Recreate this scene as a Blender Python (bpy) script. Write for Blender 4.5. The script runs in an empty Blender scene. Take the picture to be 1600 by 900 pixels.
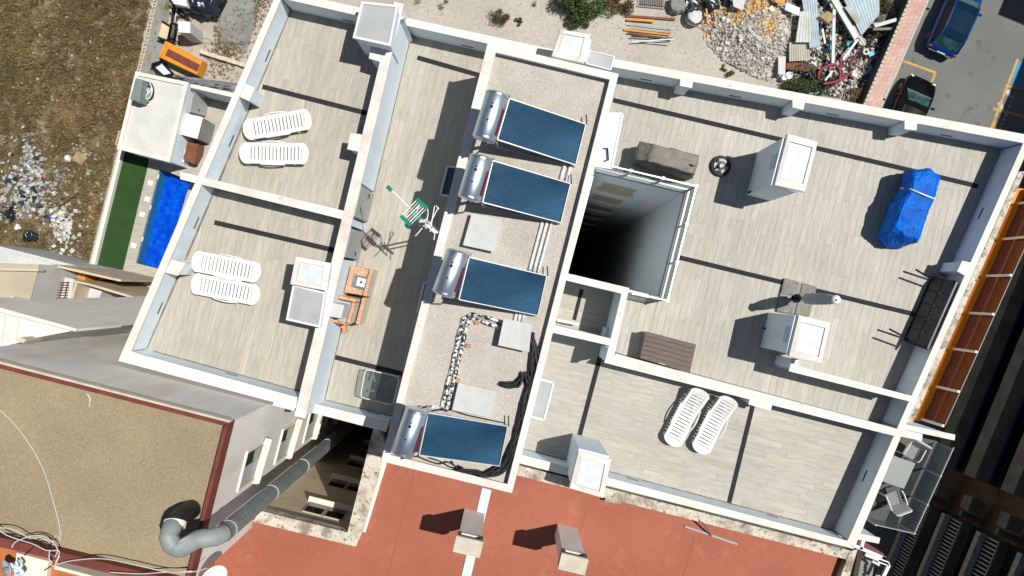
import bpy, math, random
from mathutils import Vector, Matrix, noise
R = random.Random(7)
rad = math.radians
scene = bpy.context.scene
C = scene.collection
# ------------------------------------------------------------------ camera, sky, sun
F, H = 1210.0, 22.0          # focal length in pixels of the 1600 wide photo, camera height above the main terrace
cam = bpy.data.cameras.new('camera'); cam.sensor_width = 36; cam.lens = 36 * F / 1600; cam.clip_end = 2000
co = bpy.data.objects.new('camera', cam); C.objects.link(co); co.location = (0, 0, H)
scene.camera = co
SUN_EL, SUN_AZ = 65.5, 12.0
w = bpy.data.worlds.new('World'); scene.world = w; w.use_nodes = True
nt = w.node_tree; nt.nodes.clear()
sky = nt.nodes.new('ShaderNodeTexSky'); sky.sky_type = 'NISHITA'; sky.sun_disc = False
sky.sun_elevation = rad(SUN_EL); sky.sun_rotation = rad(90 - SUN_AZ); sky.air_density = 1.0; sky.dust_density = .6
bg = nt.nodes.new('ShaderNodeBackground'); bg.inputs[1].default_value = 0.05
ow = nt.nodes.new('ShaderNodeOutputWorld')
nt.links.new(sky.outputs[0], bg.inputs[0]); nt.links.new(bg.outputs[0], ow.inputs[0])
sl = bpy.data.lights.new('sun', 'SUN'); sl.energy = 4.9; sl.angle = rad(.5); sl.color = (1, .965, .9)
so = bpy.data.objects.new('sun', sl); C.objects.link(so)
sd = Vector((math.cos(rad(SUN_EL)) * math.cos(rad(SUN_AZ)), math.cos(rad(SUN_EL)) * math.sin(rad(SUN_AZ)), math.sin(rad(SUN_EL))))
so.rotation_euler = sd.to_track_quat('Z', 'Y').to_euler(); so.location = sd * 60
vs = scene.view_settings; vs.view_transform = 'Standard'; vs.look = 'None'; vs.exposure = -0.1; vs.gamma = 1

scene.cycles.diffuse_bounces = 2

GZ = -23.0     # waste ground
YZ = -22.0     # street and yard level

def P(x, y, z):
    "the point of height z that the photograph shows at pixel x, y (the camera looks straight down)"
    k = (H - z) / F
    return Vector(((x - 800) * k, (450 - y) * k, z))

# ------------------------------------------------------------------ materials
def S(c): return tuple(((v / 255) / 12.92 if v / 255 <= .04045 else ((v / 255 + .055) / 1.055) ** 2.4) for v in c) + (1,)
def mat(name, c, c2=None, scale=1.5, lo=.4, hi=.65, rough=.75, metal=0, bump=0, bscale=30, fine=0, fscale=60,
        speck=None, sscale=40, slo=.6, shi=.66, attr=False, spec=.35, coat=0, stretch=None, alpha=None, trans=0, rand=0):
    m = bpy.data.materials.new(name); m.use_nodes = True; n = m.node_tree; N = n.nodes; L = n.links
    b = N['Principled BSDF']; b.inputs['Roughness'].default_value = rough; b.inputs['Metallic'].default_value = metal
    b.inputs['Specular IOR Level'].default_value = spec; b.inputs['Coat Weight'].default_value = coat
    b.inputs['Coat Roughness'].default_value = .05
    if trans: b.inputs['Transmission Weight'].default_value = trans
    tc = N.new('ShaderNodeTexCoord'); vec = tc.outputs['Object']
    if stretch:
        mp = N.new('ShaderNodeMapping'); mp.inputs['Rotation'].default_value = (0, 0, stretch[0]); mp.inputs['Scale'].default_value = stretch[1]
        L.new(vec, mp.inputs[0]); vec = mp.outputs[0]
    def nz(s, d=5):
        t = N.new('ShaderNodeTexNoise'); t.inputs['Scale'].default_value = s; t.inputs['Detail'].default_value = d
        L.new(vec, t.inputs['Vector']); return t.outputs[0]
    def mr(v, a, b_, c_=0, d=1):
        t = N.new('ShaderNodeMapRange'); t.inputs[1].default_value = a; t.inputs[2].default_value = b_
        t.inputs[3].default_value = c_; t.inputs[4].default_value = d; L.new(v, t.inputs[0]); return t.outputs[0]
    def mix(f, a, b_, mode='MIX'):
        t = N.new('ShaderNodeMix'); t.data_type = 'RGBA'; t.blend_type = mode
        for i, v in ((0, f), (6, a), (7, b_)):
            if isinstance(v, (int, float, tuple)): t.inputs[i].default_value = v
            else: L.new(v, t.inputs[i])
        return t.outputs[2]
    col = tuple(c[:3]) + (1,)
    if attr:
        a = N.new('ShaderNodeAttribute'); a.attribute_name = 'col'; col = mix(1.0, a.outputs[0], col, 'MULTIPLY')
    if c2: col = mix(mr(nz(scale), lo, hi), col, tuple(c2[:3]) + (1,))
    if speck: col = mix(mr(nz(sscale, 2), slo, shi), col, tuple(speck[:3]) + (1,))
    if fine: 
        g = mr(nz(fscale, 3), .25, .75, 1 - fine, 1 + fine)
        col = mix(1.0, col, g, 'MULTIPLY')
    if rand:
        oi = N.new('ShaderNodeObjectInfo'); col = mix(1.0, col, mr(oi.outputs['Random'], 0, 1, 1 - rand, 1 + rand), 'MULTIPLY')
    if isinstance(col, tuple): b.inputs['Base Color'].default_value = col
    else: L.new(col, b.inputs['Base Color'])
    if bump:
        bp = N.new('ShaderNodeBump'); bp.inputs['Strength'].default_value = bump; bp.inputs['Distance'].default_value = .02
        L.new(nz(bscale, 6), bp.inputs['Height']); L.new(bp.outputs[0], b.inputs['Normal'])
    if alpha is not None:
        t = N.new('ShaderNodeBsdfTransparent'); t.inputs[0].default_value = alpha[1]
        mx = N.new('ShaderNodeMixShader'); mx.inputs[0].default_value = alpha[0]
        L.new(t.outputs[0], mx.inputs[1]); L.new(b.outputs[0], mx.inputs[2])
        L.new(mx.outputs[0], N['Material Output'].inputs[0])
    return m

M = {}
M['plaster'] = mat('white_plaster', (.77, .87, .94), (.70, .80, .86), 2.2, .45, .8, .85, bump=.15, bscale=60, fine=.03, fscale=8, stretch=(0, (1, 1, .16)), speck=(.62, .69, .72), sscale=5, slo=.66, shi=.95)
M['coping'] = mat('coping_white', (.77, .74, .69), (.66, .61, .54), 1.3, .47, .75, .8, fine=.04, fscale=25, speck=(.6, .53, .45), sscale=5, slo=.62, shi=.8)
M['pinkcoping'] = mat('coping_stained', (.77, .72, .67), (.66, .57, .51), 2.2, .42, .68, .8, fine=.05, fscale=25)
M['weather'] = mat('weathered_render', (.62, .56, .46), (.28, .24, .18), 2.4, .44, .66, .9, bump=.4, bscale=20, fine=.2, fscale=16, speck=(.16, .14, .11), sscale=9, slo=.56, shi=.72)
M['capplate'] = mat('cap_plate', (.66, .69, .70), (.60, .63, .63), 5, .4, .7, .6)
M['capstain'] = mat('cap_stained', (.78, .75, .70), (.60, .46, .33), 2.6, .52, .74, .8)
M['plank'] = mat('plank_tile', (1, 1, 1), attr=True, rough=.55, fine=.16, fscale=3.2, stretch=(0, (7, 1, 1)), bump=.05)
M['grout'] = mat('grout', (.34, .33, .30))
M['drain'] = mat('drain_grate', (.028, .029, .032), (.04, .04, .044), 30, .45, .55, .9, spec=.1)
M['gravel'] = mat('roof_gravel', (.55, .51, .45), (.47, .43, .375), 1.1, .4, .7, .95, bump=1, bscale=60, fine=.28, fscale=45, speck=(.74, .71, .66), sscale=34, slo=.6, shi=.7)
M['gravel2'] = mat('ochre_roof_gravel', (.39, .315, .195), (.31, .25, .16), .5, .35, .7, .95, bump=1, bscale=60, fine=.3, fscale=45, speck=(.52, .46, .34), sscale=30, slo=.64, shi=.76)
M['redroof'] = mat('red_roof_paint', (.395, .128, .078), (.335, .108, .065), .55, .35, .7, .8, fine=.07, fscale=11, bump=.2, bscale=14, speck=(.48, .19, .12), sscale=2.1, slo=.6, shi=1.0)
M['roofseam'] = mat('roof_seam', (.33, .105, .06), rough=.9)
M['wellbright'] = mat('brightened_well_plaster', (.86, .92, .95), (.80, .87, .90), 1.5, rough=.9, bump=.1, bscale=50, stretch=(0, (1, 1, .1)), speck=(.70, .74, .74), sscale=3, slo=.6, shi=.9)  # plaster lightened to stand in for light missing in the well
M['maroon'] = mat('maroon_rim', (.20, .05, .035), (.14, .04, .03), 3, rough=.7, fine=.1)
M['metal'] = mat('galvanised', (.55, .57, .58), (.45, .47, .48), 5, rough=.35, metal=.8, fine=.05)
M['tank'] = mat('tank_steel', (.62, .70, .78), (.56, .64, .72), 4, rough=.38, metal=.95)
M['alu'] = mat('aluminium', (.75, .76, .77), rough=.35, metal=.6)
M['lid'] = mat('grey_lid', (.42, .44, .44), (.37, .39, .39), 2.5, rough=.5, fine=.03)
M['whitemetal'] = mat('white_metal', (.80, .80, .79), rough=.45)
M['plastic'] = mat('white_plastic', (.82, .82, .79), (.76, .75, .71), 5, rough=.4)
M['bluetile'] = mat('cover_blue', (.0, .15, .66), (.0, .09, .48), 3, .35, .65, .55, bump=.9, bscale=14, spec=.14, fine=.3, fscale=14)
M['collector'] = mat('collector_glass', (.008, .036, .078), (.028, .095, .165), .32, .36, .64, .16, bump=.12, bscale=40, spec=.6, fine=.14, fscale=9, coat=.3, stretch=(rad(-15), (.7, 1.9, 1)))
M['label'] = mat('maroon_label', (.10, .012, .035), (.20, .07, .09), 38, .55, .6, .5)
M['black'] = mat('black_rubber', (.018, .018, .02), rough=.5)
M['blacktarp'] = mat('black_tarp', (.012, .018, .028), rough=.28, bump=.8, bscale=5, spec=.6)
M['foil'] = mat('torn_foil', (.80, .82, .82), (.025, .025, .03), 16, .5, .53, .4, metal=.2)
M['pipewhite'] = mat('pipe_white', (.78, .79, .78), (.55, .56, .56), 9, rough=.4)
M['concplate'] = mat('concrete_plate', (.60, .60, .58), (.54, .54, .52), 1.6, rough=.7, fine=.05, fscale=9)
M['brick'] = mat('orange_brick', (.56, .24, .11), (.66, .34, .18), 9, rough=.85, fine=.12, rand=.16)
M['mortar'] = mat('mortar', (.66, .60, .52), rough=.9, fine=.1)
M['steel'] = mat('steel', (.62, .64, .66), rough=.25, metal=.9)
M['green'] = mat('green_plastic', (.0, .24, .12), rough=.4)
M['greymetal'] = mat('door_grey', (.42, .45, .44), (.38, .41, .40), 2, rough=.5)
M['canopy'] = mat('canopy_sheet', (.62, .70, .76), rough=.3)
M['cover'] = mat('grey_cover', (.22, .205, .175), (.18, .165, .14), 3, rough=.6, bump=.5, bscale=8, fine=.1, fscale=10)
M['boxbrown'] = mat('deck_box', (.105, .075, .06), (.15, .11, .09), 5, rough=.55, fine=.15, fscale=6, stretch=(rad(-14), (.6, 6, 1)))
M['rattan'] = mat('dark_slab', (.035, .04, .045), (.05, .055, .06), 6, rough=.4)
M['darkmetal'] = mat('dark_metal', (.014, .016, .024), rough=.35, metal=.3)
M['concdark'] = mat('paver_grey', (.20, .19, .165), (.26, .25, .22), 5, rough=.85, fine=.15, fscale=10)
M['canopyshade'] = mat('canopy_in_shade', (.05, .08, .12), rough=.5)  # canopy sheet with the block's shadow put into its colour
M['sideglass'] = mat('side_glass', (.006, .008, .012), rough=.55, spec=.25)
M['parasol'] = mat('parasol_cloth', (.40, .44, .47), (.34, .38, .41), 4, rough=.8)
M['cream'] = mat('cream_paint', (.80, .73, .62), rough=.8)
M['ochrewall'] = mat('ochre_wall', (.66, .54, .38), (.52, .42, .29), 1.1, .45, .75, .9, fine=.07, fscale=6, bump=.2)
M['housewall'] = mat('house_wall', (.84, .82, .77), (.74, .71, .65), .35, .42, .72, .9, fine=.07, fscale=4, bump=.2, stretch=(0, (1, 1, .25)), speck=(.66, .57, .47), sscale=.9, slo=.56, shi=.9)
M['darkglass'] = mat('dark_glass', (.015, .018, .02), rough=.08, spec=.6)
M['shutter'] = mat('beige_shutter', (.50, .44, .33), rough=.7)
M['glass'] = mat('clear_glass', (.30, .34, .34), rough=.06, spec=.6, alpha=(.38, (.85, .9, .9, 1)))
M['tableglass'] = mat('table_glass', (.12, .16, .17), rough=.05, spec=.7, alpha=(.16, (.86, .90, .90, 1)))
M['bronze'] = mat('bronze_glass', (.22, .07, .035), rough=.2, spec=.4, alpha=(.42, (.98, .85, .75, 1)))
M['terra'] = mat('terracotta', (.85, .27, .006), (.78, .23, .006), 2, rough=.6, fine=.05)
M['terradark'] = mat('maroon_wall', (.13, .035, .02), (.10, .028, .018), 2, rough=.7)
M['soil'] = mat('sandy_soil', (.47, .43, .375), (.38, .34, .285), .25, .4, .68, .95, bump=.6, bscale=6, fine=.12, fscale=5, speck=(.32, .28, .24), sscale=3.5, slo=.64, shi=.78)
M['weedsoil'] = mat('weedy_soil', (.14, .105, .05), (.27, .225, .16), .8, .42, .7, .95, bump=1, bscale=9, fine=.4, fscale=7, speck=(.34, .30, .25), sscale=4, slo=.6, shi=.74)
M['grass'] = mat('dry_grass', (1, 1, 1), attr=True, rough=.8)
M['leaf'] = mat('leaves', (1, 1, 1), attr=True, rough=.6)
M['multi'] = mat('mixed_pieces', (1, 1, 1), attr=True, rough=.75, fine=.15, fscale=14)
M['asphalt'] = mat('asphalt', (.155, .16, .155), (.19, .19, .18), .35, .4, .7, .9, bump=.3, bscale=40, fine=.1, fscale=12, speck=(.07, .07, .07), sscale=1.3, slo=.62, shi=.85)
M['pinktile'] = mat('pink_paving', (.55, .35, .30), (.60, .42, .36), 1.2, rough=.85, fine=.1, fscale=6, rand=.08)
M['kerb'] = mat('kerb_stone', (.50, .48, .44), rough=.9, fine=.1)
M['yellow'] = mat('road_yellow', (.58, .36, .07), (.30, .24, .13), 4, .45, .7, .8)
M['bluepaint'] = mat('road_blue', (.07, .30, .50), (.10, .24, .36), 2, .4, .7, .8)
M['whitepaint'] = mat('road_white', (.60, .60, .58), (.35, .35, .34), 4, rough=.8)
M['turf'] = mat('artificial_turf', (.022, .062, .014), (.028, .075, .017), 1.5, rough=.95, bump=.8, bscale=60, fine=.12, fscale=30)
M['pooltile'] = mat('pool_tile', (.004, .11, .60), (.012, .23, .80), 3.0, .4, .62, .3, fine=.3, fscale=7)
M['poolwall'] = mat('pool_wall', (.004, .085, .50), rough=.3)
M['decktile'] = mat('deck_tile', (.46, .43, .36), (.38, .35, .29), 1.5, rough=.7, fine=.12, fscale=3, stretch=(rad(-15), (1, 6, 1)))
M['whitegrain'] = mat('white_roof_grain', (.64, .64, .60), (.58, .58, .54), 1.4, rough=.95, bump=.6, bscale=30, fine=.1, fscale=16)
M['acgrey'] = mat('unit_grey', (.20, .25, .24), (.17, .21, .20), 3, rough=.5)
M['wood'] = mat('brown_wood', (.20, .075, .035), (.15, .055, .03), 3, rough=.6, fine=.15, fscale=8)
M['orange'] = mat('orange_paint', (.72, .28, .025), (.60, .24, .03), 3, rough=.5)
M['graffiti'] = mat('painted_wall', (.52, .53, .55), (.50, .42, .25), 1.6, .5, .56, .8, speck=(.16, .30, .16), sscale=2.3, slo=.62, shi=.64, fine=.08)
M['block'] = mat('hollow_block', (.62, .56, .45), (.54, .48, .38), 4, rough=.9, fine=.12)
M['slate'] = mat('slate_cladding', (.16, .165, .18), (.30, .31, .33), 1, .5, .7, .8, fine=.35, fscale=5, bump=.8, bscale=8, stretch=(rad(-11), (1, 5, 1)))
M['corr'] = mat('corrugated_blue', (.50, .60, .66), (.42, .50, .54), 2, rough=.5)
M['corrw'] = mat('corrugated_pale', (.62, .66, .64), (.52, .52, .46), 1.5, rough=.6)
M['corrb'] = mat('corrugated_beige', (.50, .48, .40), (.42, .39, .31), 2, rough=.7)
M['carblue'] = mat('blue_paint', (.004, .045, .20), rough=.14, coat=0, spec=.4)
M['carblueroof'] = mat('blue_roof_paint', (.003, .02, .05), rough=.1, coat=0, spec=.3)
M['carblack'] = mat('black_paint', (.004, .004, .005), rough=.1, coat=0, spec=.35)
M['carglass'] = mat('windscreen', (.02, .06, .065), (.05, .16, .15), 3, rough=.05, spec=.9, coat=1)
M['lamp'] = mat('lamp_glass', (.75, .76, .76), rough=.15, spec=.6)
M['tyre'] = mat('tyre', (.015, .015, .015), rough=.9)
M['rim'] = mat('wheel_rim', (.35, .35, .35), rough=.35, metal=.8)
M['shadeconc'] = mat('shaded_concrete', (.13, .12, .095), (.09, .083, .065), 1.2, rough=.9, fine=.12, fscale=6)  # concrete darkened so its colour carries the shade of the street front
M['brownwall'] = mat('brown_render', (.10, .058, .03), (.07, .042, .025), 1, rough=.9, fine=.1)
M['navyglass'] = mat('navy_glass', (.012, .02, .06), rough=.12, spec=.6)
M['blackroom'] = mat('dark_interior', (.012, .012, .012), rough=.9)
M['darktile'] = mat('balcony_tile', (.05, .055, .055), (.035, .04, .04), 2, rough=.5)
M['chairgrey'] = mat('chair_mesh', (.30, .285, .265), (.24, .23, .215), 22, .45, .55, .7)
M['tabletop'] = mat('grey_table', (.24, .26, .25), rough=.4)
M['cardboard'] = mat('cardboard', (.42, .31, .18), (.34, .25, .14), 3, rough=.9)
M['bark'] = mat('bark', (.12, .085, .05), (.08, .055, .035), 6, rough=.9)
M['maroontube'] = mat('maroon_tube', (.28, .02, .07), (.20, .02, .05), 6, rough=.5)
M['bucketwhite'] = mat('bucket_white', (.75, .75, .72), rough=.5)
M['cyan'] = mat('bucket_cyan', (.12, .50, .62), rough=.5)
M['teal'] = mat('teal_plastic', (.01, .30, .24), rough=.5)
M['cobalt'] = mat('cobalt_plastic', (.01, .06, .40), rough=.5)
M['slabgrey'] = mat('concrete_slab', (.21, .215, .20), (.27, .27, .25), .7, rough=.9, fine=.12, fscale=4)
M['whitefloor'] = mat('white_floor', (.72, .72, .70), (.66, .66, .64), 2, rough=.6)
M['greybeam'] = mat('grey_beam', (.30, .34, .35), rough=.5, metal=.3)
M['rust'] = mat('rusty', (.20, .09, .045), (.13, .06, .035), 6, rough=.9)

# water: clear, blue tinted
def water():
    m = bpy.data.materials.new('pool_water'); m.use_nodes = True; N = m.node_tree.nodes; L = m.node_tree.links; N.clear()
    o = N.new('ShaderNodeOutputMaterial'); t = N.new('ShaderNodeBsdfTransparent'); t.inputs[0].default_value = (.5, .85, 1, 1)
    g = N.new('ShaderNodeBsdfGlossy'); g.inputs['Roughness'].default_value = .06
    nz = N.new('ShaderNodeTexNoise'); nz.inputs['Scale'].default_value = 3.5; bp = N.new('ShaderNodeBump'); bp.inputs['Strength'].default_value = .5
    tc = N.new('ShaderNodeTexCoord'); L.new(tc.outputs['Object'], nz.inputs['Vector'])
    L.new(nz.outputs[0], bp.inputs['Height']); L.new(bp.outputs[0], g.inputs['Normal'])
    mx = N.new('ShaderNodeMixShader'); mx.inputs[0].default_value = .06
    L.new(t.outputs[0], mx.inputs[1]); L.new(g.outputs[0], mx.inputs[2]); L.new(mx.outputs[0], o.inputs[0])
    return m
M['water'] = water()

# ------------------------------------------------------------------ mesh helpers
def orig(o):
    v = Vector((0, 0, 0))
    while o is not None:
        v = v + Vector(o.location); o = o.parent
    return v
class MB:
    def __init__(s): s.v = []; s.f = []; s.c = []; s.col = None
    def add(s, vs, fs, col=None):
        n = len(s.v); s.v += [tuple(p) for p in vs]; s.f += [tuple(i + n for i in f) for f in fs]
        s.c += [col or s.col or (1, 1, 1)] * len(fs); return s
    def prism(s, pts, z0, z1, col=None):
        "closed prism on the xy outline pts"
        a = sum(pts[i][0] * pts[(i + 1) % len(pts)][1] - pts[(i + 1) % len(pts)][0] * pts[i][1] for i in range(len(pts)))
        if a < 0: pts = pts[::-1]
        n = len(pts); vs = [(p[0], p[1], z0) for p in pts] + [(p[0], p[1], z1) for p in pts]
        fs = [tuple(range(n - 1, -1, -1)), tuple(range(n, 2 * n))] + [(i, (i + 1) % n, n + (i + 1) % n, n + i) for i in range(n)]
        return s.add(vs, fs, col)
    def hexa(s, b, t, col=None):
        "bottom quad b and top quad t, any eight points"
        fs = [(3, 2, 1, 0), (4, 5, 6, 7)] + [(i, (i + 1) % 4, 4 + (i + 1) % 4, 4 + i) for i in range(4)]
        e = (Vector(b[1]) - Vector(b[0])).cross(Vector(b[2]) - Vector(b[0]))
        up = Vector(t[0]) - Vector(b[0])
        if e.dot(up) < 0: fs = [f[::-1] for f in fs]
        return s.add(list(b) + list(t), fs, col)
    def box(s, c, d, rz=0, rx=0, ry=0, col=None):
        m = Matrix.Translation(c) @ Matrix.Rotation(rz, 4, 'Z') @ Matrix.Rotation(ry, 4, 'Y') @ Matrix.Rotation(rx, 4, 'X')
        h = [x / 2 for x in d]
        q = [(-1, -1), (1, -1), (1, 1), (-1, 1)]
        b = [m @ Vector((a * h[0], e * h[1], -h[2])) for a, e in q]; t = [m @ Vector((a * h[0], e * h[1], h[2])) for a, e in q]
        return s.hexa(b, t, col)
    def bar(s, p, q, w, h, col=None, up=(0, 0, 1)):
        p = Vector(p); q = Vector(q); d = (q - p); l = d.length; d.normalize(); u = Vector(up)
        if abs(d.dot(u)) > .98: u = Vector((1, 0, 0))
        a = d.cross(u).normalized(); b = a.cross(d)
        f = lambda o: [o + a * (-w / 2) + b * (-h / 2), o + a * (w / 2) + b * (-h / 2), o + a * (w / 2) + b * (h / 2), o + a * (-w / 2) + b * (h / 2)]
        return s.hexa(f(p), f(q), col)
    def tube(s, pts, r, n=8, cap=True, col=None):
        pts = [Vector(p) for p in pts]; k = len(pts)
        rs = r if isinstance(r, (list, tuple)) else [r] * k
        vs = []; t0 = None
        for i in range(k):
            t = (pts[min(i + 1, k - 1)] - pts[max(i - 1, 0)]).normalized()
            if t0 is None:
                u = Vector((0, 0, 1)) if abs(t.z) < .9 else Vector((1, 0, 0)); a = t.cross(u).normalized()
            else:
                a = (a - t * a.dot(t)).normalized()
            b = t.cross(a); t0 = t
            vs += [pts[i] + (a * math.cos(j * math.tau / n) + b * math.sin(j * math.tau / n)) * rs[i] for j in range(n)]
        fs = [(i * n + j, i * n + (j + 1) % n, (i + 1) * n + (j + 1) % n, (i + 1) * n + j) for i in range(k - 1) for j in range(n)]
        if cap: fs += [tuple(range(n - 1, -1, -1)), tuple(range((k - 1) * n, k * n))]
        return s.add(vs, fs, col)
    def lathe(s, c, prof, n=24, col=None):
        "profile [(r, z)] about the vertical through c"
        c = Vector(c); vs = []
        for r, z in prof: vs += [c + Vector((r * math.cos(j * math.tau / n), r * math.sin(j * math.tau / n), z)) for j in range(n)]
        k = len(prof); fs = [(i * n + j, i * n + (j + 1) % n, (i + 1) * n + (j + 1) % n, (i + 1) * n + j) for i in range(k - 1) for j in range(n)]
        fs += [tuple(range(n - 1, -1, -1)), tuple(range((k - 1) * n, k * n))]
        return s.add(vs, fs, col)
    def build(s, name, m, parent=None, smooth=False, bevel=0, stuff=False, label=None, loc=None):
        o0 = orig(parent) if parent else Vector((0, 0, 0))
        if loc is not None: o0 = o0 + Vector(loc) if parent else Vector(loc)
        me = bpy.data.meshes.new(name); me.from_pydata([(v[0] - o0.x, v[1] - o0.y, v[2] - o0.z) for v in s.v], [], s.f)
        if any(c != (1, 1, 1) for c in s.c):
            ca = me.color_attributes.new('col', 'FLOAT_COLOR', 'CORNER')
            buf = []
            for f, c in zip(s.f, s.c): buf += list(c[:3] + (1,)) * len(f)
            ca.data.foreach_set('color', buf)
        me.materials.append(M[m] if isinstance(m, str) else m)
        if smooth: me.polygons.foreach_set('use_smooth', [True] * len(me.polygons))
        o = bpy.data.objects.new(name, me); C.objects.link(o)
        if parent: o.parent = parent
        if loc is not None: o.location = loc
        if bevel:
            b = o.modifiers.new('bevel', 'BEVEL'); b.width = bevel; b.segments = 2; b.limit_method = 'ANGLE'
        if smooth:
            me.update()
        if stuff: o['kind'] = 'stuff'
        if label: o['label'] = label
        return o
def thing(name, label, cat, loc=(0, 0, 0), group=None, rz=0):
    o = bpy.data.objects.new(name, None); C.objects.link(o); o.location = loc; o.rotation_euler = (0, 0, rz)
    o.empty_display_size = .2; o['label'] = label; o['category'] = cat
    if group: o['group'] = group
    return o
def tag(o, label, cat, group=None, kind=None):
    o['label'] = label; o['category'] = cat
    if group: o['group'] = group
    if kind: o['kind'] = kind
    return o
def struct(o, kind='structure'): o['kind'] = kind; return o
def copy_tree(o, parent=None):
    c = o.copy(); C.objects.link(c)
    if parent: c.parent = parent
    for ch in [x for x in KIDS(o)]: copy_tree(ch, c)
    return c
def KIDS(o): return [x for x in bpy.data.objects if x.parent == o]
def px(pts, z): return [P(x, y, z) for x, y in pts]
def inset(pts, d):
    "move every side of a convex outline inwards by d"
    n = len(pts); a = sum(pts[i][0] * pts[(i + 1) % n][1] - pts[(i + 1) % n][0] * pts[i][1] for i in range(n))
    s = 1 if a > 0 else -1; out = []
    for i in range(n):
        p, q, r = Vector(pts[i - 1][:2]), Vector(pts[i][:2]), Vector(pts[(i + 1) % n][:2])
        e1 = (q - p).normalized(); e2 = (r - q).normalized()
        n1 = Vector((-e1.y, e1.x)) * s; n2 = Vector((-e2.y, e2.x)) * s
        b = (n1 + n2); k = d / max(.3, (1 + n1.dot(n2)) / 1.0)
        v = q + b * k; out.append(Vector((v.x, v.y, 0)))
    return out
def lerp(a, b, t): return Vector(a) * (1 - t) + Vector(b) * t
def bil(q, u, v): return lerp(lerp(q[0], q[1], u), lerp(q[3], q[2], u), v)
def clip(poly, cl):
    "poly clipped by the convex outline cl (2D, counter clockwise)"
    out = [Vector(p[:2]) for p in poly]
    for i in range(len(cl)):
        a, b = Vector(cl[i][:2]), Vector(cl[(i + 1) % len(cl)][:2]); e = b - a; inp, out = out, []
        if not inp: break
        sd_ = lambda p: e.x * (p.y - a.y) - e.y * (p.x - a.x)
        for j in range(len(inp)):
            p, q = inp[j - 1], inp[j]; sp, sq = sd_(p), sd_(q)
            if sq >= 0:
                if sp < 0: out.append(p + (q - p) * (sp / (sp - sq)))
                out.append(q)
            elif sp >= 0: out.append(p + (q - p) * (sp / (sp - sq)))
    return out
def ccw(pts):
    a = sum(pts[i][0] * pts[(i + 1) % len(pts)][1] - pts[(i + 1) % len(pts)][0] * pts[i][1] for i in range(len(pts)))
    return pts if a > 0 else pts[::-1]
def area(p): return abs(sum(p[i][0] * p[(i + 1) % len(p)][1] - p[(i + 1) % len(p)][0] * p[i][1] for i in range(len(p)))) / 2

# ------------------------------------------------------------------ ground, streets
g = MB().prism([(-300, -300), (300, -300), (300, 300), (-300, 300)], GZ - .5, GZ).build('ground', 'soil'); struct(g)
wg = MB().prism(px([(-420, -500), (330, -500), (300, 130), (230, 460), (-420, 420)], GZ + .01), GZ - .2, GZ + .01).build('weedy_ground', 'weedsoil'); struct(wg)
# the street lies a metre above the waste ground: road, paved walk with kerb, retaining wall below it
def line(p, q, t): return (p[0] + (q[0] - p[0]) * t, p[1] + (q[1] - p[1]) * t)
def alongline(p, q, y): t = (y - p[1]) / (q[1] - p[1]); return line(p, q, t)
kL, kR = ((1422, 0), (1351.6, 162)), ((1452, 0), (1378, 168))
def yl(k, y): return alongline(k[0], k[1], y)
Y0, Y1 = -700, 1700
far0 = P(yl(kR, Y0)[0], Y0, YZ); far1 = P(yl(kR, Y1)[0], Y1, YZ)
road = MB().prism([far0, far0 + Vector((60, 0, 0)), far1 + Vector((60, 0, 0)), far1], GZ - .3, YZ).build('road', 'asphalt'); struct(road)
walkq = [P(yl(kL, Y0)[0], Y0, YZ + .13), P(yl(kR, Y0)[0], Y0, YZ + .13), P(yl(kR, Y1)[0], Y1, YZ + .13), P(yl(kL, Y1)[0], Y1, YZ + .13)]
pv = MB().prism([walkq[0] + Vector((0, 0, 0)), walkq[1] - Vector((.15, 0, 0)), walkq[2] - Vector((.15, 0, 0)), walkq[3]], GZ - .3, YZ + .12).build('pavement', 'pinktile'); struct(pv)
for i in range(34):
    a = yl(kR, -40 + i * 8); b = yl(kR, -40 + (i + 1) * 8 - .25)
    MB().prism([P(a[0] - 3.6, a[1], YZ + .13), P(a[0], a[1], YZ + .13), P(b[0], b[1], YZ + .13), P(b[0] - 3.6, b[1], YZ + .13)], YZ - .1, YZ + .135).build('kerb_stone', 'kerb', pv)
for i in range(40):
    for j in range(3):
        y0, y1 = -40 + i * 6.4, -40 + (i + 1) * 6.4 - .16
        if y0 > 200: break
        def wp(u, y): a, b = yl(kL, y), yl(kR, y); return P(a[0] + 2.5 + (b[0] - 3.8 - a[0] - 2.5) * u, y, YZ + .13)
        MB().prism([wp(j / 3 + .006, y0), wp((j + 1) / 3 - .006, y0), wp((j + 1) / 3 - .006, y1), wp(j / 3 + .006, y1)], YZ + .08, YZ + .13 + R.uniform(0, .004)).build('paving_slab', 'pinktile', pv)
rw = thing('retaining_wall', 'painted retaining wall, darkened as shaded, below the pink pavement, beside the scrap heap', 'wall', P(1385, 80, GZ))
a0, a1 = P(yl(kL, -200)[0], -200, YZ + .13), P(yl(kL, 400)[0], 400, YZ + .13)
MB().prism([a0 - Vector((.12, 0, 0)), a0 + Vector((.02, 0, 0)), a1 + Vector((.02, 0, 0)), a1 - Vector((.12, 0, 0))], GZ - .2, YZ + .12).build('wall', mat('shaded_mural', (.055, .065, .06), (.04, .09, .13), 1.2, .5, .56, .8, fine=.2), rw)  # mural colours kept dark to carry the shade on this side
for i in range(90):
    t = (i + .1) / 90; p = lerp(a0, a1, t); q = lerp(a0, a1, t + .008)
    MB().prism([p - Vector((.10, 0, 0)), p + Vector((.0, 0, 0)), q + Vector((.0, 0, 0)), q - Vector((.10, 0, 0))], YZ + .1, YZ + .2).build('coping_stone', 'block', rw)
def paint(name, pts, m, lab=None):
    o = MB().prism(px(pts, YZ), YZ - .02, YZ + .004).build(name, m, road); return o
sk_ = [0]
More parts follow.
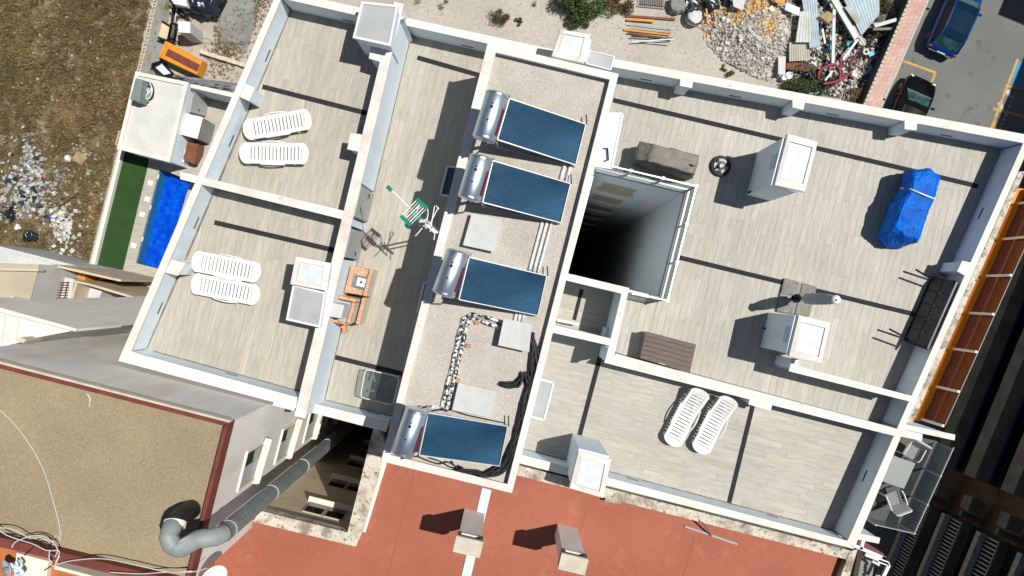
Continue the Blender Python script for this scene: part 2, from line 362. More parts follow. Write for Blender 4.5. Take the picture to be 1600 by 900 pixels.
def stripe(p, q, wd, m, name='parking_line'):
    sk_[0] += 1; zz_ = YZ + .004 + sk_[0] % 9 * .0012
    a, b = P(p[0], p[1], YZ), P(q[0], q[1], YZ); d = (b - a).normalized(); n_ = Vector((-d.y, d.x, 0)) * wd / 2
    MB().prism([a - n_, b - n_, b + n_, a + n_], YZ - .02, zz_).build(name, m, road)
stripe((1411, 95), (1463, 114), .13, 'yellow'); stripe((1462, 112), (1455, 130), .13, 'yellow'); stripe((1409, 96), (1398, 122), .1, 'yellow')
stripe((1545, 210), (1590, 92), .13, 'yellow'); stripe((1551, 170), (1600, 182), .15, 'yellow'); stripe((1571, 134), (1610, 140), .13, 'yellow'); stripe((1556, 178), (1552, 212), .08, 'yellow')
paint('painted_bay', [(1590, 95), (1640, 105), (1622, 142), (1573, 130)], 'bluepaint')
paint('painted_mark', [(1569, 139), (1578, 140), (1580, 154), (1574, 150)], 'whitepaint'); paint('painted_mark', [(1559, 160), (1566, 161), (1570, 175), (1560, 172)], 'whitepaint')
for i in range(14):
    y = 150 + i * 7; stripe((1584 - (y - 150) * .42, y), (1582 - (y - 150) * .42, y + 4), .09, 'whitepaint', 'dashed_line')

# ------------------------------------------------------------------ our apartment block
B = thing('apartment_building', 'white apartment block seen from above, with wood tiled roof terraces split by parapets', 'building', (0, 0, GZ))
jit = [0]
def wall(quad, zt, zb, name='parapet', m='plaster', cm='coping', over=.03, ct=.07):
    jit[0] += 1; zt2 = zt + (jit[0] % 37) * .0013 - .02
    top = px(quad, zt)
    b = MB().prism(inset(top, over), zb, zt2 - ct + .002).build(name, m, B)
    MB().prism(top, zt2 - ct, zt2).build('coping', cm, b, bevel=.008)
    return b
ZL = 1.95   # coping of the higher left wing
wall([(434, -17), (184, 564), (203.5, 549.5), (439, -3)], ZL, GZ - .2)
wall([(184, 564), (462, 638), (464, 621), (203.5, 549.5)], ZL, GZ - .2)
wall([(434, -17), (634, 27), (612, 36), (439, -3)], ZL, GZ - .2)
wall([(280, 268), (545, 331), (540, 344), (281, 280)], ZL, .9)
for q in ([(383, 130), (398, 137), (389, 158), (374, 151)], [(267, 405), (290, 411), (277, 431), (257, 426)], [(203, 548), (215, 552), (213, 562), (198, 560)],
          [(547, 207), (572, 211), (565, 238), (542, 233)], [(580, 66), (609, 72), (598, 98), (576, 91)]):
    wall(q, ZL, .9, 'pilaster')
# partition between upper left terraces and the sunken middle terrace, with two grey doors
pl = lambda y: 616 - (y - 2) * (616 - 459) / 650; pr = lambda y: 629 - (y - 14) * (629 - 479) / 631
for y0, y1, door in ((2, 283, 0), (283, 336, 1), (336, 350, 0), (350, 400, 1), (400, 650, 0)):
    q = [(pl(y0), y0), (pl(y1), y1), (pr(y1 + 4), y1 + 4), (pr(y0 + 4), y0 + 4)]
    if not door: wall(q, ZL, GZ - .2, 'partition_wall', cm='pinkcoping')
    else:
        b = wall(q, ZL, GZ - .2, 'partition_wall', cm='pinkcoping', over=.035)
        t = px(q, ZL); rgt = [lerp(t[3], t[2], .05), lerp(t[3], t[2], .95)]
        n_ = Vector((1, .24, 0)).normalized()
        MB().prism([rgt[0] - n_ * .03, rgt[1] - n_ * .03, rgt[1] + n_ * .012, rgt[0] + n_ * .012], .02, 1.86).build('door', 'greymetal', B)
        k = lerp(rgt[0], rgt[1], .18 if y0 < 300 else .8) + n_ * .05; k.z = 1.0
        MB().tube([k, k + n_ * .05, k + n_ * .05 + Vector((-.03, -.12, 0))], .015, 6).build('door_handle', 'darkmetal', B)
ZR = .95
wall([(632, 27), (870, 78.5), (868, 92), (634, 39.5)], ZR, GZ - .2)
wall([(484, 629), (607, 659), (603, 675), (480, 643)], ZR, GZ - .2)
wall([(957, 91.5), (1622, 213.5), (1612, 226), (957, 104.5)], ZR, GZ - .2)
wall([(868, 79), (959, 92), (959, 105), (867, 93)], ZR, GZ - .2)
wall([(1599, 223), (1402, 668), (1413, 668), (1611, 223)], ZR, GZ - .2)
wall([(1402, 668), (1324, 845), (1335, 857), (1414, 668)], ZR, GZ - .2)
wall([(811, 709.5), (1324, 845), (1335, 858), (810, 723.5)], ZR, GZ - .2)
wall([(1592, 268), (1412, 668), (1423, 668), (1602, 268)], .72, GZ - .2, 'ledge', 'plaster', 'weather', .02)
for q in ([(1063, 122), (1083, 126), (1081, 138), (1062, 134)], [(1238, 155), (1258, 159), (1255, 172), (1238, 168)],
          [(1413, 187), (1433, 191), (1432, 204), (1413, 202)], [(1503, 407), (1520, 411), (1511, 433), (1495, 424)],
          [(1172, 620), (1207, 630), (1204, 642), (1169, 632)]):
    wall(q, ZR, -.1, 'pilaster')
wall([(963, 553), (1413, 673), (1400, 682), (945, 567)], ZR, -.1)            # between big and lower right terrace
wall([(1243, 571), (1430, 620), (1428, 629), (1232, 580)], 1.25, -.1)
wall([(1237, 559), (1248, 561), (1245.5, 572), (1232, 580)], 1.25, -.1)
ZW = 1.7
wall([(878, 425), (983.5, 450), (971, 459), (876, 436)], ZW, GZ - .2, 'partition_wall')
wall([(983, 450), (961, 549), (950, 545), (971, 458)], ZW, -.1, 'partition_wall')
wall([(862, 507), (955, 529), (952, 540), (860, 519)], ZW, -.1, 'partition_wall')
wall([(961, 548), (957, 567), (944, 567), (950, 544)], ZW, -.1, 'partition_wall')
wall([(1405, 661), (1492, 679), (1491, 688), (1402, 669)], .93, -6, 'fin_wall')
wall([(1402, 669), (1441, 678), (1440, 689), (1398, 680)], .90, -6, 'fin_wall')
wall([(1342, 833), (1376, 841), (1374, 850), (1337, 843)], .90, -6, 'fin_wall')
# raised block (stair and plant room)
ZB = 2.7
wall([(762, 66), (967, 115), (953, 124), (775, 81.5)], ZB, GZ - .2, 'block_wall')
wall([(762, 66), (775, 80.5), (609, 711.5), (595, 721)], ZB, GZ - .2, 'block_wall')
wall([(967, 115), (953, 123), (792.5, 757), (800, 771)], ZB, GZ - .2, 'block_wall')
wall([(595, 721), (609, 711), (793, 757), (800, 771)], ZB, GZ - .2, 'block_wall')
gr = MB(); gr.prism(px([(772, 78), (956, 122), (795, 760), (606, 713)], 2.45), 2.2, 2.45); gr.build('gravel_roof', 'gravel', B)

# terrace floors: real planks
def floor(polys, z, ang, quota, tint=(1, 1, 1)):
    fl = MB()
    for p in polys: fl.prism(px(p, z), z - .22, z - .008)
    fl = fl.build('terrace_floor', 'grout', B)
    ca, sa = math.cos(ang), math.sin(ang); wd, ln = .185, 1.2; planks = []
    toL = lambda p: (p[0] * ca + p[1] * sa, -p[0] * sa + p[1] * ca); toW = lambda u, v: (u * ca - v * sa, u * sa + v * ca)
    offs = {}
    for poly in polys:
        W = ccw(px(poly, z)); L_ = [toL(p) for p in W]
        v0, v1 = min(p[1] for p in L_), max(p[1] for p in L_); u0, u1 = min(p[0] for p in L_), max(p[0] for p in L_)
        for r in range(math.floor(v0 / wd), math.ceil(v1 / wd)):
            off = offs.setdefault(r, R.uniform(0, ln))
            for k in range(math.floor((u0 - off) / ln) - 1, math.ceil((u1 - off) / ln)):
                a, b = off + k * ln + .002, off + (k + 1) * ln - .002; c, d = r * wd + .002, (r + 1) * wd - .002
                q = clip([toW(a, c), toW(b, c), toW(b, d), toW(a, d)], W)
                if len(q) >= 3 and area(q) > .004:
                    rr = random.Random(r * 7919 + k * 104729 + int(z * 10)); t = rr.gauss(0, .62); h = rr.uniform(-.5, .5)
                    base = (.464 + .028 * t + .012 * h, .436 + .027 * t, .378 + .025 * t - .014 * h)
                    planks.append((area(q), q, tuple(max(.1, b_ * s_) for b_, s_ in zip(base, tint)), rr.uniform(-.0012, .0012)))
    planks.sort(key=lambda t: -t[0])
    for i, (ar, q, c, dz) in enumerate(planks[:quota]):
        m = MB(); m.prism(q, z - .012, z + dz, c); m.build('plank', 'plank' if ang > 1 or ang < -1 else 'plank_h', fl)
    rest = MB()
    for ar, q, c, dz in planks[quota:]: rest.prism(q, z - .012, z + dz, c)
    rest.build('plank', 'plank' if ang > 1 or ang < -1 else 'plank_h', fl, stuff=True)
    return fl
AV, AH = rad(76), rad(-14)
def plankmat(name, ang):
    return mat(name, (1, 1, 1), (.80, .80, .78), 3.0, .45, .75, attr=False, rough=.55)
# grain streaks run along the planks
for nm, an in (('plank', AV), ('plank_h', AH)):
    m = bpy.data.materials.new('wood_look_tile'); m.use_nodes = True; N = m.node_tree.nodes; L = m.node_tree.links; b = N['Principled BSDF']
    b.inputs['Roughness'].default_value = .6; b.inputs['Specular IOR Level'].default_value = .3
    at = N.new('ShaderNodeAttribute'); at.attribute_name = 'col'; gp = N.new('ShaderNodeNewGeometry')
    mp = N.new('ShaderNodeMapping'); mp.vector_type = 'TEXTURE'; mp.inputs['Rotation'].default_value = (0, 0, an); mp.inputs['Scale'].default_value = (.62, .085, 1)
    L.new(gp.outputs['Position'], mp.inputs[0])
    ad = N.new('ShaderNodeVectorMath'); ad.operation = 'MULTIPLY_ADD'; ad.inputs[1].default_value = (90, 70, 50); L.new(at.outputs[0], ad.inputs[0]); L.new(mp.outputs[0], ad.inputs[2])
    nz = N.new('ShaderNodeTexNoise'); nz.inputs['Scale'].default_value = 1.4; nz.inputs['Detail'].default_value = 5; L.new(ad.outputs[0], nz.inputs['Vector'])
    mr = N.new('ShaderNodeMapRange'); mr.inputs[1].default_value = .3; mr.inputs[2].default_value = .72; mr.inputs[3].default_value = 1.08; mr.inputs[4].default_value = .83
    L.new(nz.outputs[0], mr.inputs[0])
    mx = N.new('ShaderNodeMix'); mx.data_type = 'RGBA'; mx.blend_type = 'MULTIPLY'; mx.inputs[0].default_value = 1
    L.new(at.outputs[0], mx.inputs[6]); L.new(mr.outputs[0], mx.inputs[7])
    n2 = N.new('ShaderNodeTexNoise'); n2.inputs['Scale'].default_value = .35; n2.inputs['Detail'].default_value = 3; L.new(gp.outputs['Position'], n2.inputs['Vector'])
    m2 = N.new('ShaderNodeMapRange'); m2.inputs[1].default_value = .3; m2.inputs[2].default_value = .7; m2.inputs[3].default_value = .90; m2.inputs[4].default_value = 1.05; L.new(n2.outputs[0], m2.inputs[0])
    mx2 = N.new('ShaderNodeMix'); mx2.data_type = 'RGBA'; mx2.blend_type = 'MULTIPLY'; mx2.inputs[0].default_value = 1
    L.new(mx.outputs[2], mx2.inputs[6]); L.new(m2.outputs[0], mx2.inputs[7]); L.new(mx2.outputs[2], b.inputs['Base Color'])
    M[nm] = m
warm = (1.0, .985, .96)
f1 = floor([[(447, 0), (616, 40), (552, 335), (300, 276)]], 1.0, AV, 45, warm)
f2 = floor([[(300, 277), (550, 337), (480, 628), (211, 558)]], 1.0, AV, 45, warm)
f3 = floor([[(628, 46), (900, 106), (740, 690), (490, 628)]], 0.0, AV, 45, warm)
f4 = floor([[(920, 104), (1585, 227), (1500, 401), (1071, 301), (900, 261)], [(1071, 301), (1500, 401), (1386, 668), (1003, 568)], [(965, 448), (1030, 464), (1003, 568), (944, 552)]], 0.0, AV, 100)
f5 = floor([[(850, 418), (965, 448), (946, 530), (835, 500)]], 0.0, AH, 15, warm)
f6 = floor([[(835, 501), (946, 531), (895, 731), (802, 706)], [(940.7, 552.5), (1386, 670), (1316, 842), (895, 731)]], 0.0, AH, 50)
MB().prism(px([(800, 78), (980, 118), (980, 140), (780, 120)], -.3), -.6, -.3).build('roof_slab', 'grout', B)
def drain(p, q, z, wd=.135):
    a, b = P(p[0], p[1], z), P(q[0], q[1], z); d = (b - a).normalized(); n_ = Vector((-d.y, d.x, 0)) * wd / 2
    o = MB().prism([a - n_, b - n_, b + n_, a + n_], z - .05, z + .005).build('drain_channel', 'drain', B)
drain((410, 135.5), (577, 178), 1.0); drain((335, 347.5), (522, 391), 1.0); drain((652, 90), (750, 118), 0); drain((519, 557), (628, 584), 0)
drain((958, 156.5), (1528, 291), 0); drain((1060, 402), (1428, 491), 0); drain((940, 548), (905, 682), 0); drain((1176, 634), (1139, 786), 0); drain((909, 452), (897, 500), 0, .11)
# overflow slots low in the parapets
def slot(pa, pb, t, zt, z, L_=.34):
    a, b = P(*pa, zt), P(*pb, zt); c = lerp(a, b, t); d = (b - a).normalized(); n_ = Vector((-d.y, d.x, 0))
    if n_.dot(-c) < 0: n_ = -n_
    c = c - n_ * .03; c.z = z
    MB().bar(c - d * L_ / 2, c + d * L_ / 2, .014, .06).build('overflow_slot', 'drain', B)
for a, b, t, zt, z in (((439, -3), (203.5, 549.5), .14, ZL, 1.22), ((439, -3), (203.5, 549.5), .39, ZL, 1.22), ((439, -3), (203.5, 549.5), .63, ZL, 1.22), ((439, -3), (203.5, 549.5), .88, ZL, 1.22),
                       ((439, -3), (612, 36), .55, ZL, 1.2), ((203.5, 549.5), (464, 621), .55, ZL, 1.2), ((634, 39.5), (868, 92), .4, ZR, .2),
                       ((957, 104.5), (1612, 226), .09, ZR, .25), ((957, 104.5), (1612, 226), .31, ZR, .25), ((957, 104.5), (1612, 226), .55, ZR, .25), ((957, 104.5), (1612, 226), .83, ZR, .25),
                       ((1599, 223), (1402, 668), .24, ZR, .35), ((1402, 668), (1324, 845), .47, ZR, .35), ((811, 709.5), (1324, 845), .36, ZR, .2), ((811, 709.5), (1324, 845), .8, ZR, .2), ((484, 629), (607, 659), .75, ZR, .2)):
    slot(a, b, t, zt, z)

# thin dark gap where the lit walls meet the tiles
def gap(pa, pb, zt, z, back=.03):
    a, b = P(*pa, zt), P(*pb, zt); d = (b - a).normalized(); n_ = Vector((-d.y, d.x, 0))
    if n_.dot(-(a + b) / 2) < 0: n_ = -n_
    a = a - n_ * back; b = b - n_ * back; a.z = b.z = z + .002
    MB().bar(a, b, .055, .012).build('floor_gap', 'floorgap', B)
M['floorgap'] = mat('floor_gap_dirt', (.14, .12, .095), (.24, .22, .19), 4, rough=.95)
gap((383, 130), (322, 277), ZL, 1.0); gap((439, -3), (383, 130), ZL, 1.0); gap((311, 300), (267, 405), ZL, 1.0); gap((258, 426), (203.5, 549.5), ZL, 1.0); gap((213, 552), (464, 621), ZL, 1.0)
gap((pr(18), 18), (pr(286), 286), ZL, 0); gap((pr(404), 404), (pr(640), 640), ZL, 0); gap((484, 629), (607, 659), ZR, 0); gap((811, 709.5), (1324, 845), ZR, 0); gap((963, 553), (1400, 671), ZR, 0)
# chimneys: body, overhanging slab with a raised rim round a sunk plate
def chimney(base, zb, cap, zc, rim=.28, cm='coping', name='chimney'):
    b = MB().prism(px(base, zb), zb - .1, zc - .1).build(name, 'plaster', B)
    c = px(cap, zc); s = MB(); s.prism(c, zc - .12, zc - .03); s.build('cap_slab', cm, b, bevel=.01)
    ctr = sum(c, Vector()) / 4; inn = [lerp(p, ctr, rim) for p in c]; out = inset(c, .015)
    r = MB()
    for i in range(4):
        j = (i + 1) % 4; mid = [lerp(p, ctr, .16) for p in c]
        r.hexa([(out[i][0], out[i][1], zc - .032), (out[j][0], out[j][1], zc - .032), (inn[j].x, inn[j].y, zc - .032), (inn[i].x, inn[i].y, zc - .032)],
               [(out[i][0], out[i][1], zc - .005), (out[j][0], out[j][1], zc - .005), (inn[j].x, inn[j].y, zc + .03), (inn[i].x, inn[i].y, zc + .03)])
    r.build('cap_rim', cm, b)
    MB().prism([lerp(p, ctr, rim + .02) for p in c], zc - .03, zc - .005).build('cap_plate', 'capplate', b)
    return b
ZC = 2.2
chimney([(1183, 238), (1220, 247.5), (1203, 314.4), (1166, 304.8)], 0, [(1230.6, 208.4), (1279, 221), (1258.3, 300.4), (1209.6, 289.2)], ZC)
c2 = chimney([(1200, 488.4), (1246, 499), (1233, 553), (1187.8, 542.2)], 0, [(1247.8, 492), (1299, 504.5), (1284.4, 569), (1232, 556.7)], ZC, .3)
chimney([(894.5, 676.7), (936.7, 687.5), (924, 741), (883, 727)], 0, [(903.3, 704.2), (955, 718.3), (943, 779), (889, 763)], ZC, .3)
chimney([(486, 407), (533, 417), (527, 452), (479, 443)], 1.0, [(461, 401), (517, 411), (510, 455), (452.5, 444)], ZC + .3, .32, 'capstain')
chimney([(873, 92), (912, 99), (905, 131), (864, 124)], 0, [(875, 45), (923, 53), (912, 99), (861, 88)], ZC, .32, 'capstain')
MB().box(P(1194, 513, .9), (.012, .06, .3), rad(-14)).build('vent_slot', 'drain', B)
MB().box(P(1171, 300, 1.2), (.012, .06, .3), rad(-14)).build('vent_slot', 'drain', B)
for a_, b_, t0, t1, z0, z1 in ((P(1183, 238, 0), P(1166, 304.8, 0), .30, .62, 1.6, 2.0), (P(1200, 488.4, 0), P(1187.8, 542.2, 0), .30, .72, 1.65, 1.95)):
    p_, q_ = lerp(a_, b_, t0), lerp(a_, b_, t1); n_ = Vector((-.97, -.24, 0)) * -.012
    MB().prism([p_ - n_, q_ - n_, q_ + n_, p_ + n_], z0, z1).build('pale_panel', mat('pale_blue_panel', (.42, .58, .74), rough=.6), B)
def hood(quad, zt, zb, name='roof_vent_box'):
    t = px(quad, zt); ctr = sum(t, Vector()) / 4
    b = MB().prism([lerp(p, ctr, .08) for p in t], zb, zt - .08).build(name, 'plaster', B)
    fr = MB(); inn = [lerp(p, ctr, .11) for p in t]
    for i in range(4):
        j = (i + 1) % 4; fr.prism([t[i], t[j], inn[j], inn[i]], zt - .10, zt + .0)
    fr.build('lid_frame', 'whitemetal', b)
    MB().prism([lerp(p, ctr, .10) for p in t], zt - .08, zt - .025).build('lid', 'lid', b)
hood([(565, 2), (622, 8), (610, 72), (551, 59)], 2.55, .9); hood([(457.5, 444), (509, 457), (500, 512), (446.7, 500)], 2.3, .9)
hood([(920, 78), (961, 88), (955, 110), (913, 99)], 1.75, -.2)
# canopies above the doors of the raised block
def canopy(quad, z, m='canopy'):
    t = px(quad, z); c = MB().prism(t, z - .02, z).build('door_canopy', m, B)
    r = MB()
    for i in range(4): r.bar(t[i] + Vector((0, 0, .005)), t[(i + 1) % 4] + Vector((0, 0, .005)), .05, .05)
    r.build('canopy_frame', 'whitemetal', c)
canopy([(699, 260), (716, 262), (705, 307), (688, 304)], .7, 'canopyshade'); canopy([(663, 441), (672, 443), (661, 490), (652, 488)], .7, 'canopyshade')
canopy([(842, 592), (865, 598), (850, 656), (827, 650)], 2.0, 'lid'); canopy([(948, 178), (973, 178), (956, 263), (924, 258)], 1.9, 'canopy')
d = MB(); k0 = P(943, 232, 1.93); d.tube([k0, k0 + Vector((.1, 0, .03)), k0 + Vector((.12, -.3, .03)), k0 + Vector((.02, -.33, 0))], .02, 6); d.build('canopy_handle', 'darkmetal', B)
MB().prism(px([(871, 498), (905, 505), (904, 509), (870, 502)], .35), .32, .36).build('shelf', 'whitemetal', B)
MB().prism(px([(948, 512), (960, 516), (956, 532), (944, 528)], .9), .0, .9).build('corner_post', 'plaster', B)

# light well
ZF = 0
w0 = [(930, 268), (1071, 301), (1030, 464), (887, 430)]
wq = px(w0, 0); ctr = sum(wq, Vector()) / 4
def offs(a, b, d_):
    e = (b - a).normalized(); n_ = Vector((-e.y, e.x, 0))
    if n_.dot(ctr - a) > 0: n_ = -n_
    return [a, b, b + n_ * d_, a + n_ * d_]
for i, nm in ((0, 'light_well_wall'), (1, 'light_well_wall'), (2, 'light_well_wall'), (3, 'light_well_wall')):
    a, b = wq[i], wq[(i + 1) % 4]; q = offs(a, b, .25)
    MB().prism(q, GZ - .3, -.23 if i != 3 else -.05).build(nm, 'wellbright', B)
    if i < 2:
        MB().prism(offs(a, b, .07), -.21, .06).build('well_kerb', 'whitemetal', B)
a = lerp(wq[2], wq[3], .36)
MB().prism(offs(wq[2], a, .09), -.21, .07).build('well_kerb', 'whitemetal', B)
MB().prism([wq[0] + Vector((-.3, .3, 0)), wq[1], wq[2], wq[3] + Vector((-.3, 0, 0))], GZ, GZ + .06).build('light_well_floor', 'slabgrey', B)
e = (wq[1] - wq[0]).normalized(); nin = Vector((e.y, -e.x, 0))
for k in range(6):
    zt = -1.45 - 2.8 * k
    c = wq[0] + e * .95; c.z = zt - .6
    fr = MB().bar(c - e * .56, c + e * .56, .04, 1.24).build('window_frame', 'cream', B)
    MB().bar(c - e * .5 + nin * .022, c + e * .5 + nin * .022, .012, 1.12).build('shutter', 'shutter', fr)
    MB().bar(c - e * .6 + nin * .05 - Vector((0, 0, .63)), c + e * .6 + nin * .05 - Vector((0, 0, .63)), .12, .04).build('sill', 'cream', fr)
# glass balustrade round the well
bal = thing('glass_balustrade', 'glass balustrade with light metal rails round the deep light well', 'balustrade', wq[1])
def rail(pts, npan):
    for i in range(len(pts) - 1):
        a, b = pts[i], pts[i + 1]; a = Vector((a.x, a.y, i * .004)); b = Vector((b.x, b.y, i * .004))
        MB().bar(a + Vector((0, 0, .95)), b + Vector((0, 0, .95)), .035, .03).build('top_rail', 'metal', bal)
        MB().bar(a + Vector((0, 0, .09)), b + Vector((0, 0, .09)), .05, .05).build('bottom_rail', 'alu', bal)
        n_ = npan[i]
        for k in range(n_):
            p, q = lerp(a, b, (k + .03) / n_), lerp(a, b, (k + .97) / n_)
            MB().bar(p + Vector((0, 0, .52)), q + Vector((0, 0, .52)), .012, .80).build('glass_pane', 'glass', bal)
        for k in range(n_ + 1):
            p = lerp(a, b, k / n_)
            MB().box(p + Vector((0, 0, .5)), (.045, .045, .95), rad(-13)).build('post', 'alu', bal)
            MB().box(p + Vector((0, 0, .97)), (.075, .075, .04), rad(-13)).build('clamp', 'alu', bal)
o_ = lambda i: wq[i] + (wq[i] - ctr).normalized() * .10
a3 = lerp(wq[2], wq[3], .33)
rail([o_(0) + Vector((.02, 0, 0)), o_(1), o_(2), offs(wq[2], a3, .09)[2]], [3, 3, 1])

# ------------------------------------------------------------------ solar water heaters on the gravel roof
def heater(lab, tt, tb, panel):
    rz = 2.45; c = P((panel[0][0] + panel[2][0]) / 2, (panel[0][1] + panel[2][1]) / 2, rz)
    t = thing('solar_water_heater', lab, 'solar heater', c, 'solar water heaters in a row on the gravel roof')
    a, b = P(*tt, 3.95), P(*tb, 3.95); r = .275; d = (b - a).normalized(); L_ = (b - a).length; n_ = 32; m = MB()
    m.tube([a - d * .05, a - d * .03, a, b, b + d * .03, b + d * .05], [.17, .25, r, r, .25, .17], n_); tank = m.build('tank', 'tank', t, smooth=False)
    for f in tank.data.polygons: f.use_smooth = len(f.vertices) == 4
    for u in (.02, .98): MB().tube([lerp(a, b, u) - d * .015, lerp(a, b, u) + d * .015], r + .008, n_).build('tank_band', 'steel', tank)
    side = Vector((-d.y, d.x, 0)); side = side if side.x > 0 else -side
    m = MB(); k0, k1 = lerp(a, b, .28), lerp(a, b, .88)
    for j in range(7):
        an0, an1 = rad(8 + j * 4), rad(8 + (j + 1) * 4); rr = r + .003
        q = lambda an: side * math.cos(an) * rr + Vector((0, 0, math.sin(an) * rr)) if False else side * math.cos(an) * rr + Vector((0, 0, math.sin(an) * rr))
        m.add([k0 + q(an0), k1 + q(an0), k1 + q(an1), k0 + q(an1)], [(0, 1, 2, 3)])
    m.build('label_strip', 'label', tank)
    for u, s in ((.33, .035), (.25, .02), (.62, .022)):
        p = lerp(a, b, u) + Vector((-.02, 0, r)); MB().lathe(p, [(s, -.02), (s, .012), (s * .6, .018)], 10).build('plug', 'darkmetal', tank)
    q = [P(*panel[0], 3.55), P(*panel[1], 2.72), P(*panel[2], 2.72), P(*panel[3], 3.55)]
    up = (q[1] - q[0]).cross(q[3] - q[0]).normalized(); up = up if up.z > 0 else -up
    m = MB(); m.hexa([p - up * .08 for p in q], [p - up * .012 for p in q]); fr = m.build('collector', 'darkmetal', t)
    m = MB()
    for i in range(4):
        j = (i + 1) % 4; m.bar(q[i] - up * .03, q[j] - up * .03, .02, .09, up=up)
    m.build('collector_frame', 'alu', fr)
    cc = sum(q, Vector()) / 4
    gq = [lerp(p, cc, .03) for p in q]; MB().hexa([p - up * .012 for p in gq], [p - up * .004 for p in gq]).build('collector_glass', 'collector', fr)
    for p, zz in ((q[0], 3.5), (q[3], 3.5)):
        MB().bar(Vector((p.x, p.y, rz)), p - up * .08, .04, .04).build('stand_leg', 'alu', t)
    for p in (a, b):
        pp = lerp(p, (a + b) / 2, .25); 
        for sx in (-.02, .16): MB().bar(Vector((pp.x + sx, pp.y, rz)), Vector((pp.x + sx, pp.y, 3.75)), .04, .04).build('stand_leg', 'alu', t)
    for p, pq in ((q[0], q[1]), (q[3], q[2])):
        MB().bar(Vector((p.x, p.y, rz + .03)), Vector((pq.x, pq.y, rz + .03)), .04, .04).build('base_rail', 'alu', t)
        MB().bar(Vector((pq.x, pq.y, rz)), pq - up * .05, .04, .04).build('stand_leg', 'alu', t)
    k = lerp(q[0], q[3], .03)
    MB().tube([b + d * .04, b + d * .12, q[3] + Vector((-.05, -.03, -.02)), q[3]], .018, 6).build('pipe', 'black', t)
    MB().tube([a - d * .04, a - d * .08 + side * .3, q[0] + Vector((-.03, .03, 0)), q[0]], .018, 6).build('pipe', 'steel', t)
    MB().tube([q[1] + Vector((.02, .25, -.05)), q[1] + Vector((.03, 0, -.03)), q[1]], .016, 6).build('pipe', 'black', t)
heater('topmost solar water heater on the gravel roof, steel tank and blue panel', (777, 148), (756, 217), [(796, 154), (915, 194), (899, 257.5), (777, 218)])
heater('second solar water heater from the top, its tank almost touching the topmost one', (752, 247), (733, 310), [(770, 251), (891, 287), (876, 348), (754, 316)])
heater('third solar water heater from the top, just above the bent foil pipes', (716, 395), (693, 459), [(733, 402), (854, 431), (840, 493), (717, 468)])
heater('lowest solar water heater, above the red roof with black cables curling under it', (652, 641), (629, 709), [(669, 645), (793, 666), (780, 728), (655, 711)])
def plate(lab, q, z=2.72):
    t = thing('roof_hatch_plate', lab, 'hatch', P(q[0][0], q[0][1], 2.45), 'pale plates on the gravel roof'); tt = px(q, z)
    MB().prism(inset(tt, .05), 2.40, z - .04).build('kerb', 'plaster', t); MB().prism(tt, z - .045, z).build('plate', 'concplate', t, bevel=.008)
plate('pale square plate between the second and third solar heaters', [(737, 333), (784.5, 343), (773, 394), (723, 383)])
plate('pale square plate at the corner of the third solar heater where the black cables start', [(787, 497), (831, 507), (826.7, 550.5), (778, 539.5)], 2.85)
plate('large pale plate just above the lowest solar heater', [(716, 598), (776, 612), (767, 653), (706, 641)])
def pipes(lab, pts, n, gap, r, m, nm='pipe_run', zz=2.5):
    t = thing(nm, lab, 'pipes', P(pts[0][0], pts[0][1], 2.45))
    w_ = [P(x, y, zz) for x, y in pts]
    for k in range(n):
        off = (k - (n - 1) / 2) * gap; out = []
        for i, p in enumerate(w_):
            d_ = (w_[min(i + 1, len(w_) - 1)] - w_[max(i - 1, 0)]).normalized(); nn = Vector((-d_.y, d_.x, 0))
            out.append(p + nn * off)
        res = []
        for i in range(len(out) - 1):
            s = max(1, int((out[i + 1] - out[i]).length / .15))
            for j in range(s): res.append(lerp(out[i], out[i + 1], j / s) + (Vector((R.uniform(-.012, .012), R.uniform(-.012, .012), 0)) if m == 'foil' else Vector()))
        res.append(out[-1]); MB().tube(res, [r * (R.uniform(.8, 1.2) if m == 'foil' else 1) for _ in res], 8).build('pipe', m, t, smooth=True)
    return t
pipes('bundle of straight white pipes running between the second and third solar heaters', [(858, 335), (834, 424)], 3, .115, .038, 'pipewhite')
pipes('short white pipes between the first and second solar heaters', [(889, 252), (880, 284)], 2, .15, .05, 'pipewhite')
pipes('short white pipe stub joining the third solar heater to the pale plate', [(815, 480), (810, 505)], 3, .1, .045, 'pipewhite')
pt = pipes('pair of pipes in torn black and white foil bent across the gravel roof', [(787, 508), (738, 494), (728, 500), (693, 642)], 2, .13, .055, 'foil')
MB().prism(px([(742, 500), (749, 501), (748, 508), (741, 507)], 2.52), 2.45, 2.52).build('brick_support', 'brick', pt)
for q in ((728, 540), (712, 594)): MB().prism(px([(q[0], q[1] - 3), (q[0] + 7, q[1] - 2), (q[0] + 6, q[1] + 4), (q[0] - 1, q[1] + 3)], 2.52), 2.45, 2.52).build('brick_support', 'brick', pt)
def smoothpts(pts, n=6):
    out = []
    for i in range(len(pts) - 1):
        p0, p1, p2, p3 = pts[max(i - 1, 0)], pts[i], pts[i + 1], pts[min(i + 2, len(pts) - 1)]
        for j in range(n):
            t = j / n; out.append(.5 * ((2 * p1) + (-p0 + p2) * t + (2 * p0 - 5 * p1 + 4 * p2 - p3) * t * t + (-p0 + 3 * p1 - 3 * p2 + p3) * t ** 3))
    out.append(pts[-1]); return out
def cable(pts, r, m, z, parent, jitr=0, name='cable', n=6):
    w_ = [P(p[0], p[1], p[2] if len(p) > 2 else z) + Vector((R.uniform(-jitr, jitr), R.uniform(-jitr, jitr), R.uniform(0, jitr))) for p in pts]
    return MB().tube(smoothpts(w_, 5), r, n).build(name, m, parent, smooth=True)
ct = thing('cable_bundle', 'thick bundle of black cables sweeping down the right edge of the gravel roof', 'cables', P(830, 525, 2.45))
